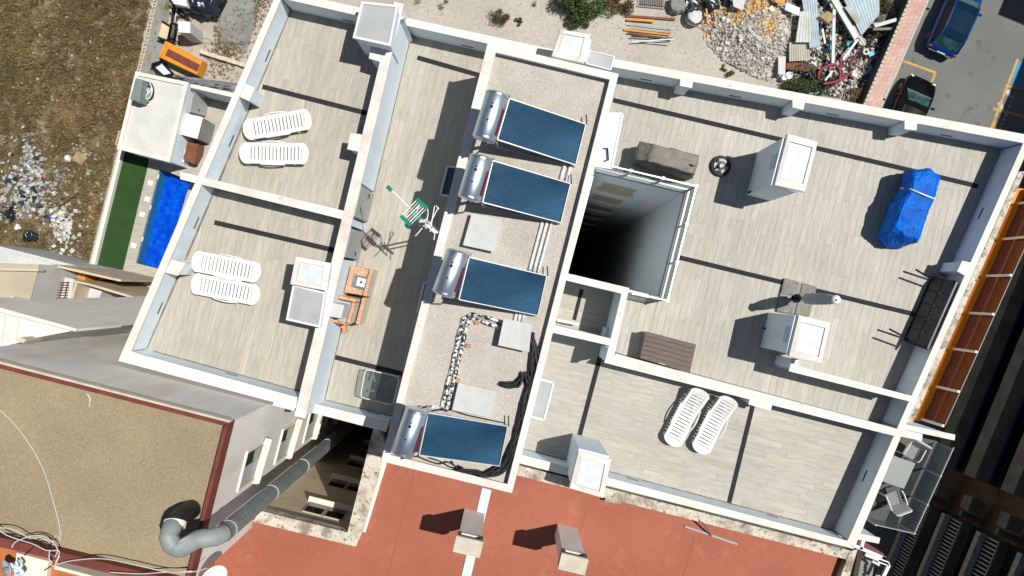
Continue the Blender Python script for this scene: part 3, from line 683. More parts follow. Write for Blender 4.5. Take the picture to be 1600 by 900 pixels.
main = [(829, 524), (836, 545), (835, 575), (828, 600), (820, 635), (812, 670), (802, 700), (788, 726), (768, 738), (742, 740), (716, 732)]
for k in range(20): cable(main if k < 14 else main[:4] + [(822, 585), (806, 600), (786, 600)], .028, 'black', 2.5 + k % 3 * .04, ct, .085)
for e_ in ([(716, 732), (700, 722), (682, 724), (655, 714)], [(716, 732), (704, 730), (690, 722), (670, 716)], [(728, 734), (712, 728), (705, 719)], [(668, 642), (700, 640), (730, 648), (790, 660)]): cable(e_, .018, 'black', 2.52, ct, .02)

# ------------------------------------------------------------------ television aerial fixed to the block wall
at_ = thing('tv_aerial', 'white and green television aerial on a mast at the left wall of the raised block', 'aerial', P(688, 352, 1.2))
mb = P(675, 352, 3.0); MB().tube([Vector((mb.x, mb.y, 1.2)), Vector((mb.x, mb.y, 4.1))], .025, 8).build('mast', 'steel', at_)
za = 3.9
MB().tube([P(607, 293, za), P(679, 364, za)], .022, 6).build('boom', 'whitemetal', at_)
MB().tube([P(605, 291, za), P(612, 298, za)], .045, 6).build('boom_tip', 'green', at_)
g1, g2 = [P(651, 311, za + .12), P(668, 326, za + .12)], [P(626, 337, za + .12), P(642, 352, za + .12)]
MB().bar(g1[0], g1[1], .09, .03).build('reflector_bracket', 'green', at_); MB().bar(g2[0], g2[1], .09, .03).build('reflector_bracket', 'green', at_)
for k in range(6):
    u = .05 + k * .18; MB().tube([lerp(g1[0], g1[1], u), lerp(g2[0], g2[1], u)], .009 if k % 2 else .016, 6).build('reflector_rod', 'whitemetal', at_)
MB().box(P(649, 335, za + .05), (.12, .34, .06), rad(45)).build('dipole_box', 'green', at_)
lp = [P(660 + 9 * math.cos(t / 12 * math.tau), 333 + 14 * math.sin(t / 12 * math.tau), za + .05) for t in range(13)]
MB().tube(lp, .014, 6).build('dipole', 'whitemetal', at_, smooth=True)
a2 = thing('tv_aerial', 'thin white many-rodded aerial crossing beside the green one, over the shaded wall', 'aerial', P(684, 358, 1.2))
MB().tube([P(664, 348, 3.6), P(684, 364, 3.6)], .03, 6).build('boom', 'whitemetal', a2)
MB().tube([Vector((P(672, 352, 3.0).x + .12, P(672, 352, 3.0).y - .1, 1.2)), Vector((P(672, 352, 3.0).x + .12, P(672, 352, 3.0).y - .1, 3.7))], .02, 6).build('mast', 'steel', a2)
for p, q in (((679, 322), (672, 362)), ((685, 324), (674, 345)), ((681, 321), (686, 327)), ((649, 369), (660, 356)), ((678, 375), (680, 361)), ((676, 361), (680, 361)), ((652, 348), (670, 346)), ((655, 352), (666, 354)), ((665, 357), (672, 351)), ((662, 342), (668, 356)), ((667, 341), (672, 357)), ((672, 346), (677, 360))):
    MB().tube([P(*p, 3.62), P(*q, 3.62)], .013, 5).build('rod', 'whitemetal', a2)
lp = [P(652 + 8 * t, 322 + [0, 6, 20, 28, 34][t] * 1.0, 3.65) for t in range(0)]

# ------------------------------------------------------------------ brick barbecue with sink
bq = thing('brick_barbecue', 'orange brick barbecue with a steel sink against the white partition wall', 'barbecue', P(550, 460, 0))
def brickfield(q, zt, nx, ny, zb):
    MB().prism(inset(q, .012), zb, zt - .012).build('masonry', 'mortar', bq)
    for j in range(ny):
        st = .5 if j % 2 else 0
        for i in range(-1, nx):
            u0, u1 = max(0, (i + st) / nx), min(1, (i + 1 + st) / nx)
            if u1 - u0 < .02: continue
            g_ = .05 / nx; h_ = .13 / ny
            c = [bil(q, u0 + g_, j / ny + h_), bil(q, u1 - g_, j / ny + h_), bil(q, u1 - g_, (j + 1) / ny - h_), bil(q, u0 + g_, (j + 1) / ny - h_)]
            MB().prism(c, zt - .05, zt + R.uniform(-.003, .004)).build('brick', 'brick', bq)
brickfield(px([(548, 414.5), (577, 420), (566, 462), (537, 457)], .9), .9, 3, 14, 0)
brickfield(px([(577.5, 420), (584, 421.5), (573, 464), (566.5, 462)], .9), .9, 1, 12, 0)
brickfield(px([(566, 464), (573, 465), (562, 508), (555, 506)], .9), .9, 1, 11, 0)
MB().prism(px([(555, 466), (566, 468), (556, 506), (546, 504)], .55), 0, .55).build('hearth', 'rust', bq)
m = MB()
for k in range(7): m.bar(P(557 + k * 1.2 - 4, 474 + k * 4, .62), P(565 + k * 1.2 - 5, 476 + k * 4, .62), .012, .012)
m.build('grill_rack', 'steel', bq)
brickfield(px([(529, 461), (557, 467), (556, 473), (528, 467)], 1.35), 1.35, 4, 2, 0); brickfield(px([(550, 472), (556, 473), (547, 506), (541, 505)], 1.35), 1.35, 1, 9, 0); brickfield(px([(520, 498), (541, 504), (541, 509), (519, 503)], 1.35), 1.35, 3, 1, 0)
MB().prism(px([(526, 468), (550, 473), (541, 504), (519, 498)], 1.25), 0, 1.25).build('hood_top', 'lid', bq)
fl_ = MB().prism(px([(519, 473), (538, 476.5), (533, 498), (513, 494)], 1.95), 1.2, 1.95).build('flue', 'concplate', bq, bevel=.01)
sk = P(563, 441, .92); MB().box(sk + Vector((-.02, 0, -.005)), (.40, .36, .012), rad(-14)).build('sink', 'steel', bq, bevel=.02)
sink = MB().box(sk + Vector((.02, 0, .004)), (.24, .24, .02), rad(-14)).build('sink_bowl', 'pipewhite', bq, bevel=.03); MB().lathe(sk + Vector((.02, 0, .012)), [(.03, 0), (.03, .006)], 12).build('sink_drain', 'darkmetal', bq)
MB().tube([sk + Vector((-.17, .0, 0)), sk + Vector((-.17, 0, .12)), sk + Vector((-.06, .02, .14))], .012, 6).build('tap', 'steel', bq)
for q in (((533, 508), .3), ((535, 514), .16)): MB().prism(px([(q[0][0], q[0][1]), (q[0][0] + 7, q[0][1] + 1), (q[0][0] + 6, q[0][1] + 6), (q[0][0] - 1, q[0][1] + 5)], q[1]), 0, q[1]).build('brick', 'brick', bq)

# ------------------------------------------------------------------ sun loungers (white plastic)
def lounger_proto(raised):
    t = thing('sun_lounger', '', 'sun lounger')
    L_, W_ = 1.84, .56; z = .30; hinge = -.22; el = rad(24) if raised else rad(2.5)
    def T(x, y, zz):
        if x < hinge:
            dx = hinge - x; return Vector((hinge - dx * math.cos(el) - (zz - z) * math.sin(el) * -0, y, zz + dx * math.sin(el)))
        return Vector((x, y, zz))
    def slab(x0, x1, y0a, y0b, y1a, y1b, zz, th, nm):
        b = [T(x0, y0a, zz - th), T(x1, y1a, zz - th), T(x1, y1b, zz - th), T(x0, y0b, zz - th)]; tp = [T(x0, y0a, zz), T(x1, y1a, zz), T(x1, y1b, zz), T(x0, y0b, zz)]
        return MB().hexa(b, tp).build(nm, 'plastic', t, bevel=.006)
    n = 15; x0 = -L_ / 2 + .17; x1 = L_ / 2 - .21; p = (x1 - x0) / n
    for i in range(n): slab(x0 + i * p + .011, x0 + (i + 1) * p - .011, -.185, .185, -.185, .185, z, .025, 'slat')
    for s in (-1, 1):
        m = MB(); xs = [x0 - .02, hinge - .001, hinge + .001, x1 + .02]
        for a_, b_ in ((0, 1), (2, 3)):
            y0, y1 = sorted((s * .18, s * W_ / 2)); m.hexa([T(xs[a_], y0, z - .05), T(xs[b_], y0, z - .05), T(xs[b_], y1, z - .05), T(xs[a_], y1, z - .05)], [T(xs[a_], y0, z + .012), T(xs[b_], y0, z + .012), T(xs[b_], y1, z - .006), T(xs[a_], y1, z - .006)])
        m.build('side_rail', 'plastic', t, bevel=.01)
        # arm rest: a shallow arch standing along the side
        pts = [Vector((-.30 + k * .085, s * (W_ / 2 + .012 + .02 * math.sin(k / 8 * math.pi)), z - .02 + .10 * math.sin(k / 8 * math.pi))) for k in range(9)]
        MB().tube(pts, .022, 6).build('arm_rest', 'plastic', t, smooth=True)
        for xx in (-.5, .1, .72): MB().hexa([Vector((xx - .03, s * .25 - .02, 0)), Vector((xx + .03, s * .25 - .02, 0)), Vector((xx + .03, s * .25 + .02, 0)), Vector((xx - .03, s * .25 + .02, 0))],
                                     [Vector((xx - .05, s * .24 - .025, z - .04)), Vector((xx + .05, s * .24 - .025, z - .04)), Vector((xx + .05, s * .24 + .025, z - .04)), Vector((xx - .05, s * .24 + .025, z - .04))]).build('leg', 'plastic', t)
    for s, xe, nm in ((-1, x0 - .01, 'head_end'), (1, x1 + .01, 'foot_end')):
        m = MB(); ring = []; R_ = .20 if s > 0 else .155
        for k in range(13):
            an = -math.pi / 2 + k * math.pi / 12; ring.append((xe + s * R_ * math.cos(an), W_ / 2 * math.sin(an)))
        top = [T(x, y, z + (.0 if s < 0 else -.0)) for x, y in ring]; bot = [T(x, y, z - .04) for x, y in ring]; k = len(ring)
        fs = [tuple(range(k)), tuple(range(2 * k - 1, k - 1, -1))] + [(i, (i + 1) % k, k + (i + 1) % k, k + i) for i in range(k)]
        m.add(top + bot, fs); m.build(nm, 'plastic', t, bevel=.008)
    if raised:
        for s in (-1, 1): MB().bar(Vector((-.62, s * .22, .03)), T(-.72, s * .22, z - .03), .03, .03).build('prop', 'plastic', t)
    return t
flat = lounger_proto(False); up_ = lounger_proto(True)
GL = 'white plastic sun loungers on the terraces'
spots = [(flat, 433, 194.5, 1.0, 10 + 180, 'white sun lounger set askew, upper one of the pair on the upper left terrace'),
         (flat, 428, 239.5, 1.0, -1 + 180, 'white sun lounger lying level, lower one of the pair on the upper left terrace'),
         (flat, 353.5, 417, 1.0, -11, 'white sun lounger, upper one of the touching pair on the lower left terrace'),
         (flat, 352, 452, 1.0, -11, 'white sun lounger on the lower left terrace, lower one of the touching pair'),
         (up_, 1072, 650, 0, 242 + 0, 'white sun lounger with raised back on the lower right terrace, left one under the parapet'),
         (up_, 1116, 662, 0, 242 + 0, 'white sun lounger with raised back, right one on the lower right terrace')]
used = set()
for pr_, x, y, z, a, lab in spots:
    o = copy_tree(pr_) if pr_ in used else pr_
    used.add(pr_); p = P(x, y, z + .3); o.location = (p.x, p.y, z); o.rotation_euler = (0, 0, rad(a)); o['label'] = lab; o['group'] = GL

# ------------------------------------------------------------------ things on the big right terrace
def cloth(name, rings, m, parent=None, amp=.02, sub=3, seed=0):
    "skin over stacked rings (all with the same number of points), subdivided and crumpled"
    n = len(rings[0]); vs = [p for r in rings for p in r]; fs = [(i * n + j, i * n + (j + 1) % n, (i + 1) * n + (j + 1) % n, (i + 1) * n + j) for i in range(len(rings) - 1) for j in range(n)]
    fs.append(tuple(range((len(rings) - 1) * n, len(rings) * n)))
    m_ = MB().add(vs, fs); o = m_.build(name, m, parent, smooth=True)
    import bmesh
    b = bmesh.new(); b.from_mesh(o.data); bmesh.ops.triangulate(b, faces=[f for f in b.faces if len(f.verts) > 4])
    bmesh.ops.subdivide_edges(b, edges=b.edges[:], cuts=sub * 2 + 1, use_grid_fill=True); bmesh.ops.recalc_face_normals(b, faces=b.faces)
    for v in b.verts:
        c = v.co * 3.1 + Vector((seed, 0, 0)); d_ = noise.noise(c) * amp + (abs(noise.noise(c * 2.7)) - .2) * amp * 1.1 + (abs(noise.noise(c * 6.5)) - .2) * amp * .7
        v.co += v.normal * d_
    b.to_mesh(o.data); b.free(); o.data.polygons.foreach_set('use_smooth', [True] * len(o.data.polygons)); return o
gc = thing('covered_grill', 'long garden grill under a grey brown cloth cover near the light well', 'covered grill', P(1040, 250, 0))
def ring(pts): return [P(x, y, z) for x, y, z in pts]
cloth('cloth_cover', [ring([(996, 229, .02), (1020, 232, .02), (1084, 249, .02), (1077, 282, .02), (1002, 262, .02), (989, 258, .02)]),
                       ring([(999, 221, .72), (1019, 226, .9), (1090, 244, .85), (1084, 276, .85), (1012, 256, .9), (991, 250, .7)]),
                       ring([(1001, 222, .80), (1021, 225, 1.16), (1093, 243.5, 1.10), (1086, 272, 1.10), (1015, 252, 1.16), (994, 249, .78)])], 'cover', gc, .04, 4)
MB().tube(smoothpts([P(1079, 256, 1.16), P(1083, 259, 1.15), P(1086, 258, 1.15)], 4), .02, 6).build('handle_strap', 'black', gc)
ub = thing('parasol_stand', 'round black parasol base without a parasol, beside the grey cover', 'parasol base', P(1125, 260, 0))
MB().lathe(P(1125, 260, 0), [(.30, 0), (.30, .06), (.27, .10), (.16, .12)], 32).build('disc', 'black', ub)
for k in range(3):
    a_ = k * math.tau / 3 + .5; m = MB()
    pts = []
    c_ = P(1125, 260, 0); inn, outr = .13, .20
    rng = [a_ + t * .2 for t in range(8)]; poly = [(c_.x + outr * math.cos(t), c_.y + outr * math.sin(t)) for t in rng]; pol2 = [(c_.x + inn * math.cos(t), c_.y + inn * math.sin(t)) for t in rng]
    for i in range(7): m.prism([poly[i], poly[i + 1], pol2[i + 1], pol2[i]], .115, .13)
    m.build('weight_segment', 'lid', ub)
MB().lathe(P(1125, 260, .1), [(.06, 0), (.055, .22), (.035, .22)], 16).build('socket', 'lid', ub); MB().lathe(P(1126, 260, .32), [(.035, 0), (.03, .02)], 12).build('knob', 'cream', ub)
bt = thing('tarpaulin_bundle', 'bright blue tarpaulin tied with white rope over a long piece of furniture', 'tarpaulin', P(1420, 330, 0))
cloth('tarpaulin', [ring([(1412, 271, .02), (1448, 272, .02), (1440, 310, .02), (1416, 362, .02), (1424, 381, .02), (1403, 389, .02), (1384, 388, .02), (1371, 372, .02), (1386, 324, .02), (1405, 297, .02)]),
                      ring([(1413, 267, .5), (1455, 266, .5), (1462, 283, .5), (1448, 320, .5), (1431, 380, .5), (1406, 385, .4), (1388, 384, .4), (1375, 368, .5), (1390, 322, .5), (1408, 294, .5)]),
                      ring([(1426, 267, .95), (1452, 263, 1.0), (1470, 276, 1.0), (1456, 318, 1.0), (1434, 378, .9), (1416, 376, .85), (1402, 368, .85), (1394, 358, .95), (1405, 322, 1.0), (1420, 296, 1.0)]),
                      ring([(1430, 270, 1.02), (1450, 267, 1.07), (1466, 278, 1.06), (1453, 317, 1.08), (1432, 374, 1.0), (1418, 370, .98), (1407, 362, .98), (1400, 354, 1.03), (1411, 322, 1.09), (1426, 297, 1.08)])], 'bluetile', bt, .035, 5, 4)
MB().tube([P(1407, 294, .45), P(1424, 296, 1.10), P(1445, 305, 1.13), P(1461, 311, 1.05), P(1456, 305, .4)], .022, 6).build('rope', 'whitemetal', bt, smooth=True)
tb = thing('tipped_table', 'dark garden table tipped on edge against the right parapet with its legs out', 'table', P(1450, 490, 0))
lo_, hi_ = [P(1457, 434, .04), P(1414, 531, .04)], [P(1495, 441, .9), P(1449, 545, .9)]
nn = (lo_[1] - lo_[0]).cross(hi_[0] - lo_[0]).normalized(); nn = nn if nn.x < 0 else -nn
for j in range(2):
    for i in range(5):
        q = [bil([lo_[0], lo_[1], hi_[1], hi_[0]], (i + a_) / 5, (j + b_) / 2) for a_, b_ in ((.03, .04), (.97, .04), (.97, .96), (.03, .96))]
        MB().hexa([p + nn * .0 for p in q], [p + nn * .02 for p in q]).build('top_slab', 'rattan', tb)
fr = MB(); q = [lo_[0], lo_[1], hi_[1], hi_[0]]
for i in range(4): fr.bar(q[i] + nn * .01, q[(i + 1) % 4] + nn * .01, .05, .06)
fr.bar(lerp(q[0], q[3], .5), lerp(q[1], q[2], .5), .04, .02)
fr.build('frame', 'darkmetal', tb)
for u, v in ((.03, .06), (.97, .06), (.03, .94), (.97, .94)):
    p = bil(q, u, v); e2 = p + nn * .72 + Vector((0, 0, .1 if v < .5 else 0)); MB().bar(p, e2, .045, .045).build('leg', 'darkmetal', tb)
db = thing('deck_box', 'closed brown storage box by the parapet of the big terrace', 'storage box', P(1045, 550, 0))
lidq = px([(1009, 517.5), (1088, 538), (1078, 583), (1000, 560)], .66)
MB().prism(inset(lidq, .03), .01, .60).build('body', mat('deck_box_side', (.20, .18, .14), (.14, .12, .095), 4, rough=.6), db)
for k in range(6):
    q = [bil(lidq, 0, k / 6 + .004), bil(lidq, 1, k / 6 + .004), bil(lidq, 1, (k + 1) / 6 - .004), bil(lidq, 0, (k + 1) / 6 - .004)]
    MB().prism(q, .60, .66 + .004 * math.sin(k)).build('lid_board', 'boxbrown', db, bevel=.004)
MB().bar(bil(lidq, .35, .97) + Vector((0, 0, .01)), bil(lidq, .5, .97) + Vector((0, 0, .01)), .02, .02).build('handle', 'greymetal', db)
pb = thing('parasol', 'closed grey parasol standing on a square of four paving slabs', 'parasol', P(1243, 467, 0))
sq = px([(1225.5, 434), (1277, 448), (1265, 495), (1213, 487)], .1)
for i in range(2):
    for j in range(2):
        q = [bil(sq, i * .5 + (.0 if i == 0 else .05), j * .5 + (0 if j == 0 else .05)), bil(sq, i * .5 + (.45 if i == 0 else .5), j * .5 + (0 if j == 0 else .05)), bil(sq, i * .5 + (.45 if i == 0 else .5), j * .5 + (.45 if j == 0 else .5)), bil(sq, i * .5 + (0 if i == 0 else .05), j * .5 + (.45 if j == 0 else .5))]
        MB().prism(q, .04, .1).build('base_slab', 'concdark', pb, bevel=.03)
m = MB()
for u0, v0, u1, v1 in ((.5, 0, .5, 1), (0, .5, 1, .5)): m.bar(bil(sq, u0, v0) - Vector((0, 0, .05)), bil(sq, u1, v1) - Vector((0, 0, .05)), .09, .04)
m.build('base_cross', 'darkmetal', pb)
hb = P(1243, 466, 0); hb.z = 0
MB().lathe(hb, [(.13, .05), (.12, .16), (.05, .2), (.05, .5)], 16).build('hub', 'darkmetal', pb)
MB().tube([hb + Vector((0, 0, .3)), hb + Vector((0, 0, 2.9))], .024, 8).build('pole', 'alu', pb)
n = 16; prof = [(.05, .75), (.12, .8), (.145, 1.4), (.13, 2.1), (.10, 2.55), (.04, 2.72)]; m = MB(); vs = []
for r_, z_ in prof: vs += [hb + Vector(((r_ * (1.15 if j % 2 else .85)) * math.cos(j * math.tau / n), (r_ * (1.15 if j % 2 else .85)) * math.sin(j * math.tau / n), z_)) for j in range(n)]
m.add(vs, [(i * n + j, i * n + (j + 1) % n, (i + 1) * n + (j + 1) % n, (i + 1) * n + j) for i in range(len(prof) - 1) for j in range(n)] + [tuple(range(n - 1, -1, -1)), tuple(range(5 * n, 6 * n))]); m.build('folded_canopy', 'parasol', pb, smooth=True)
MB().lathe(hb + Vector((0, 0, 2.7)), [(.10, 0), (.12, .05), (.1, .1), (.04, .13)], 20).build('top_cap', 'plastic', pb, smooth=True)
gt = thing('glass_table', 'square glass garden table half in the shade at the foot of the middle terrace', 'table', P(592, 605, 0))
tq = px([(571, 577), (624, 589), (614, 633), (563, 621)], .72)
gl = MB().prism(tq, .71, .72); o = gl.build('table_top', 'tableglass', gt)
m = MB(); cc = sum(tq, Vector()) / 4
rp = []
for i in range(4):
    p, a_, b_ = tq[i], tq[i - 1], tq[(i + 1) % 4]; rp += [lerp(p, a_, .16), lerp(lerp(p, a_, .05), lerp(p, b_, .05), .5), lerp(p, b_, .16)]
MB().tube(rp + [rp[0]], .014, 6).build('table_edge', 'whitemetal', gt)
for i in range(4):
    p = lerp(tq[i], cc, .18); q2 = lerp(tq[i], cc, .65); p.z = .0; q2.z = .70; MB().tube([p, q2], .018, 6).build('leg', 'whitemetal', gt)

# ------------------------------------------------------------------ red roofed building below
RB = thing('red_roof_building', 'lower building with a flat brick red painted roof and an inner courtyard', 'building', P(700, 850, GZ))
ZD = .6
def rpr(q, zt, zb, nm, m, par=None): return MB().prism(px(q, zt), zb, zt).build(nm, m, par or RB)
rr_, rb_ = MB(), MB()
for q in ([(380, 812), (556, 853), (600, 1010), (200, 1010)], [(556, 853), (598, 700), (806, 738), (806, 1010), (600, 1010)], [(806, 738), (1330, 868), (1310, 1010), (806, 1010)]):
    rr_.prism(px(q, ZD), ZD - .12, ZD); rb_.prism(inset(px(q, ZD), .02), GZ, ZD - .11)
rr_.build('flat_roof', 'redroof', RB); rb_.build('wall', 'ochrewall', RB)
def rim(q, zt, m='weather', nm='parapet', zb=-.2): 
    jit[0] += 1; b = MB().prism(inset(px(q, zt), .02), zt - .38, zt - .04).build(nm, m, RB); MB().prism(px(q, zt), zt - .05, zt + (jit[0] % 5) * .003).build('coping', m, b)
rim([(395, 815), (556, 854), (543, 832), (406, 798)], .92); rim([(556, 854), (568, 828), (604, 700), (589, 664), (583, 672), (543, 832)], .925)
rim([(566, 830), (571, 832), (605, 722), (600, 716)], .86, 'coping')
rim([(806, 726), (1334, 862), (1330, 876), (802, 741)], .86); rim([(1328, 862), (1340, 858), (1322, 920), (1306, 920)], .88)
rim([(947, 770), (972, 774), (970, 788), (945, 783)], .84)
# courtyard faces of the red building
yq = px([(406, 798), (543, 832), (583, 672), (560, 664)], .5)
MB().prism([yq[0], yq[1], yq[1] + Vector((0, -.2, 0)), yq[0] + Vector((0, -.2, 0))], GZ, .55).build('courtyard_wall', 'ochrewall', RB)
MB().prism([yq[1], yq[2] , yq[2] + Vector((.3, 0, 0)), yq[1] + Vector((.3, 0, 0))], GZ, .55).build('courtyard_wall', 'ochrewall', RB)
ey = (yq[1] - yq[0]).normalized(); ny = Vector((-ey.y, ey.x, 0))
for k in range(5):
    z0 = -.15 - 2.9 * k
    for s, off in ((0, 0), (1, .62)):
        c = yq[0] + ey * (1.28 + off * 1) + ny * .0; c.z = z0 - .55
        fr = MB().bar(c - ey * .29, c + ey * .29, .06, .9).build('window', 'shutter', RB)
        MB().bar(c - ey * .25 + ny * .032, c + ey * .25 + ny * .032, .01, .8).build('pane', 'darkglass', fr)
    c = yq[0] + ey * 1.59 + ny * .09; c.z = z0 - 1.08
    MB().bar(c - ey * .68, c + ey * .68, .17, .06).build('sill', 'cream', RB)
MB().prism(px([(753.5, 762), (768, 766), (735, 905), (720, 905)], ZD + .03), ZD - .1, ZD + .03).build('white_strip', 'canopy', RB)
for p_, q_ in (((648, 735), (604, 905)), ((918, 790), (884, 905)), ((1086, 838), (1066, 905))):
    a_, b_ = P(*p_, ZD), P(*q_, ZD); MB().bar(a_, b_, .025, .008).build('roof_seam', 'roofseam', RB)
def redchimney(x, y, dx):
    b = px([(x, y), (x + 31.5, y + 7.5), (x + 27, y + 26), (x - 4.5, y + 18.5)], ZD); o = MB().prism(b, ZD, ZD + 2.15).build('chimney', 'housewall', RB)
    c = sum(b, Vector()) / 4; t = [lerp(c, p, 1.12) for p in b]
    for i in range(4):
        p = lerp(t[i], c, .15); MB().box(Vector((p.x, p.y, ZD + 2.28)), (.09, .09, .3), rad(-14)).build('cap_post', 'shadeconc', o)
    MB().prism(t, ZD + 2.1, ZD + 2.17).build('chimney_lip', 'cream', o)
    MB().prism([lerp(c, p, .7) for p in b], ZD + 2.17, ZD + 2.40).build('flue', 'black', o)
    MB().prism([lerp(c, p, 1.18) for p in b], ZD + 2.42, ZD + 2.52).build('cap_slab', 'block', o)
redchimney(726, 794, 0); redchimney(871, 818, 0)
sp = thing('wooden_batten', 'long thin grey batten lying on the red roof near its weathered parapet', 'batten', P(1070, 822, ZD), 'battens on the red roof')
MB().bar(P(1070, 822, ZD + .03), P(1152, 850, ZD + .03), .05, .04).build('batten', 'greybeam', sp)
sp = thing('wooden_batten', 'short dark batten leaning across the long grey one on the red roof', 'batten', P(1098, 818, ZD), 'battens on the red roof')
MB().bar(P(1097, 816, ZD + .4), P(1111, 837, ZD + .05), .04, .03).build('batten', 'shadeconc', sp)

# ------------------------------------------------------------------ tall beige neighbour with gravel roof
NB = thing('gravel_roof_building', 'tall pale building with an ochre gravel roof edged in maroon', 'building', P(200, 760, GZ))
ZN = 4.7
q4 = [(-90, 546.5), (357, 661), (291, 925), (-90, 832)]
bq_ = px(q4, 4.95); body = MB().prism(inset(bq_, .05), GZ, ZN - .1).build('wall', 'housewall', NB)
MB().prism(inset(bq_, .1), ZN - .1, ZN).build('gravel_roof', 'gravel2', NB)
for i in range(4):
    a, b = bq_[i], bq_[(i + 1) % 4]; cc = sum(bq_, Vector()) / 4; e = (b - a).normalized(); n_ = Vector((-e.y, e.x, 0)); n_ = n_ if n_.dot(cc - a) > 0 else -n_
    wd = .085 if i != 2 else .2
    MB().prism([a - e * .0, b + e * .0, b + n_ * wd - e * .11, a + n_ * wd + e * .11], ZN - .15, 4.95 + i * .004).build('rim', 'maroon', NB)
    if i in (0,): MB().prism([a - n_ * .05, b - n_ * .05, b, a], ZN, 4.90).build('rim_edge', 'block', NB)
a, b = bq_[1], bq_[2]; ew = (b - a).normalized(); nw = Vector((ew.y, -ew.x, 0)); nw = nw if nw.x > 0 else -nw
for k in range(8):
    zc = H - 19.75 - 3.0 * k; 
    for side in (0,):
        c = a + ew * 1.62; c = c - nw * .05; c.z = zc
        fr = MB()
        for s in (-1, 1): fr.bar(c + ew * s * .5 + Vector((0, 0, -.6)), c + ew * s * .5 + Vector((0, 0, .6)), .10, .05, up=ew)
        fr.bar(c - ew * .52 + Vector((0, 0, .62)), c + ew * .52 + Vector((0, 0, .62)), .10, .06)
        fr = fr.build('window_frame', 'cream', NB)
        MB().bar(c - ew * .47 + nw * .012, c + ew * .47 + nw * .012, .02, 1.18).build('window_pane', 'greymetal', fr)
        MB().bar(c - ew * .44 + nw * .03, c - ew * .10 + nw * .03, .02, 1.1).build('open_pane', 'darkglass', fr)
        MB().bar(c - ew * .62 + nw * .14 + Vector((0, 0, -.64)), c + ew * .62 + nw * .09 + Vector((0, 0, -.64)), .18, .07).build('sill', 'cream', fr)
MB().prism(px([(428, 628), (462, 637), (459, 642), (425, 633)], 1.8), 1.0, 1.8).build('party_kerb', 'canopy', NB)
# exhaust duct
du = thing('exhaust_duct', 'large ribbed grey exhaust duct curving over the maroon rim and down the courtyard', 'duct', P(333, 838, 0))
v = P(334, 846, 6.0); path = [Vector((v.x, v.y, z)) for z in [GZ + .5 + i * .07 for i in range(int((5.6 - GZ - .5) / .07))]]
rs = [.19 * (1.05 if i % 3 == 0 else .97) for i in range(len(path))]
MB().tube(path, rs, 22).build('ribbed_pipe', mat('duct_grey', (.22, .25, .245), (.18, .20, .195), 3, rough=.5, metal=.2), du, smooth=True)
for z in (5.2, 2.2, -.8, -3.8, -6.8): MB().lathe(Vector((v.x, v.y, z)), [(.207, -.03), (.215, 0), (.207, .03)], 24).build('joint_ring', 'lid', du)
def arc(c, a, b, n, r): return [c + a * math.cos(t / n * math.pi / 2) * r + b * math.sin(t / n * math.pi / 2) * r for t in range(n + 1)]
wv = Vector((-1, 0, 0)); zv = Vector((0, 0, 1)); nv = Vector((0, 1, 0))
c0 = Vector((v.x, v.y, 5.45)) + wv * .38; el1 = arc(c0, -wv, zv, 7, .38)
end = el1[-1] + wv * .36 - nv * .20; c1 = end + nv * .26; el2 = [c1 + (-nv) * .26 * math.cos(t / 7 * math.pi / 2) + wv * .26 * math.sin(t / 7 * math.pi / 2) for t in range(8)]
c2_ = el2[-1] + Vector((0, -.08, -.24)); el3 = [c2_ + zv * .24 * math.cos(t / 5 * math.pi / 2) + nv * .24 * math.sin(t / 5 * math.pi / 2) for t in range(1, 6)]
bend = el1 + el2 + el3
el = MB().tube(bend, [.19 + (.010 if i % 3 == 0 else 0) for i in range(len(bend))], 24).build('elbow', mat('galvanised_elbow', (.30, .335, .33), (.25, .285, .28), 3, rough=.6, metal=.1), du, smooth=True)
e_ = bend[-1]; MB().tube([e_ - Vector((0, .04, 0)), e_ + Vector((0, .05, -.06))], .23, 24).build('collar', 'cream', du); MB().tube([e_ + Vector((0, .02, -.03)), e_ + Vector((0, .07, -.4)), e_ + Vector((0, .08, -1.2))], .215, 20).build('roof_inlet', 'black', du)
# satellite dish and cables
def dish(nm, lab, p, r, tilt, az, m='plastic'):
    t = thing(nm, lab, 'satellite dish', p)
    mt = Matrix.Translation(p + Vector((0, 0, r * .9))) @ Matrix.Rotation(az, 4, 'Z') @ Matrix.Rotation(tilt, 4, 'Y'); vs = []; n = 28
    prof = [(0.001, -.28 * r), (.4 * r, -.235 * r), (.75 * r, -.12 * r), (r, 0), (r, -.03 * r), (.75 * r, -.15 * r), (.4 * r, -.265 * r), (.001, -.31 * r)]
    for a_, z_ in prof: vs += [mt @ Vector((a_ * math.cos(j * math.tau / n), a_ * math.sin(j * math.tau / n), z_)) for j in range(n)]
    MB().add(vs, [(i * n + j, i * n + (j + 1) % n, (i + 1) * n + (j + 1) % n, (i + 1) * n + j) for i in range(7) for j in range(n)]).build('dish', m, t, smooth=True)
    f = mt @ Vector((0, 0, r * .9)); MB().tube([mt @ Vector((-r, 0, 0)), f], .015, 6).build('feed_arm', 'steel', t); MB().tube([f, mt @ Vector((0, 0, r * .7))], .05, 10).build('receiver', 'lid', t)
    MB().tube([Vector((p.x, p.y, p.z - .3)), mt @ Vector((0, 0, -.28 * r))], .025, 8).build('bracket', 'steel', t); return t
dish('satellite_dish', 'pale round satellite dish on the white wall beneath the ribbed duct', P(322, 900, 4.4) + Vector((0.25, 0, -.1)), .33, rad(-50), rad(160))
cb = thing('roof_cable', 'long thin white cable curving over the ochre gravel roof to its lower edge', 'cable', P(60, 720, ZN))
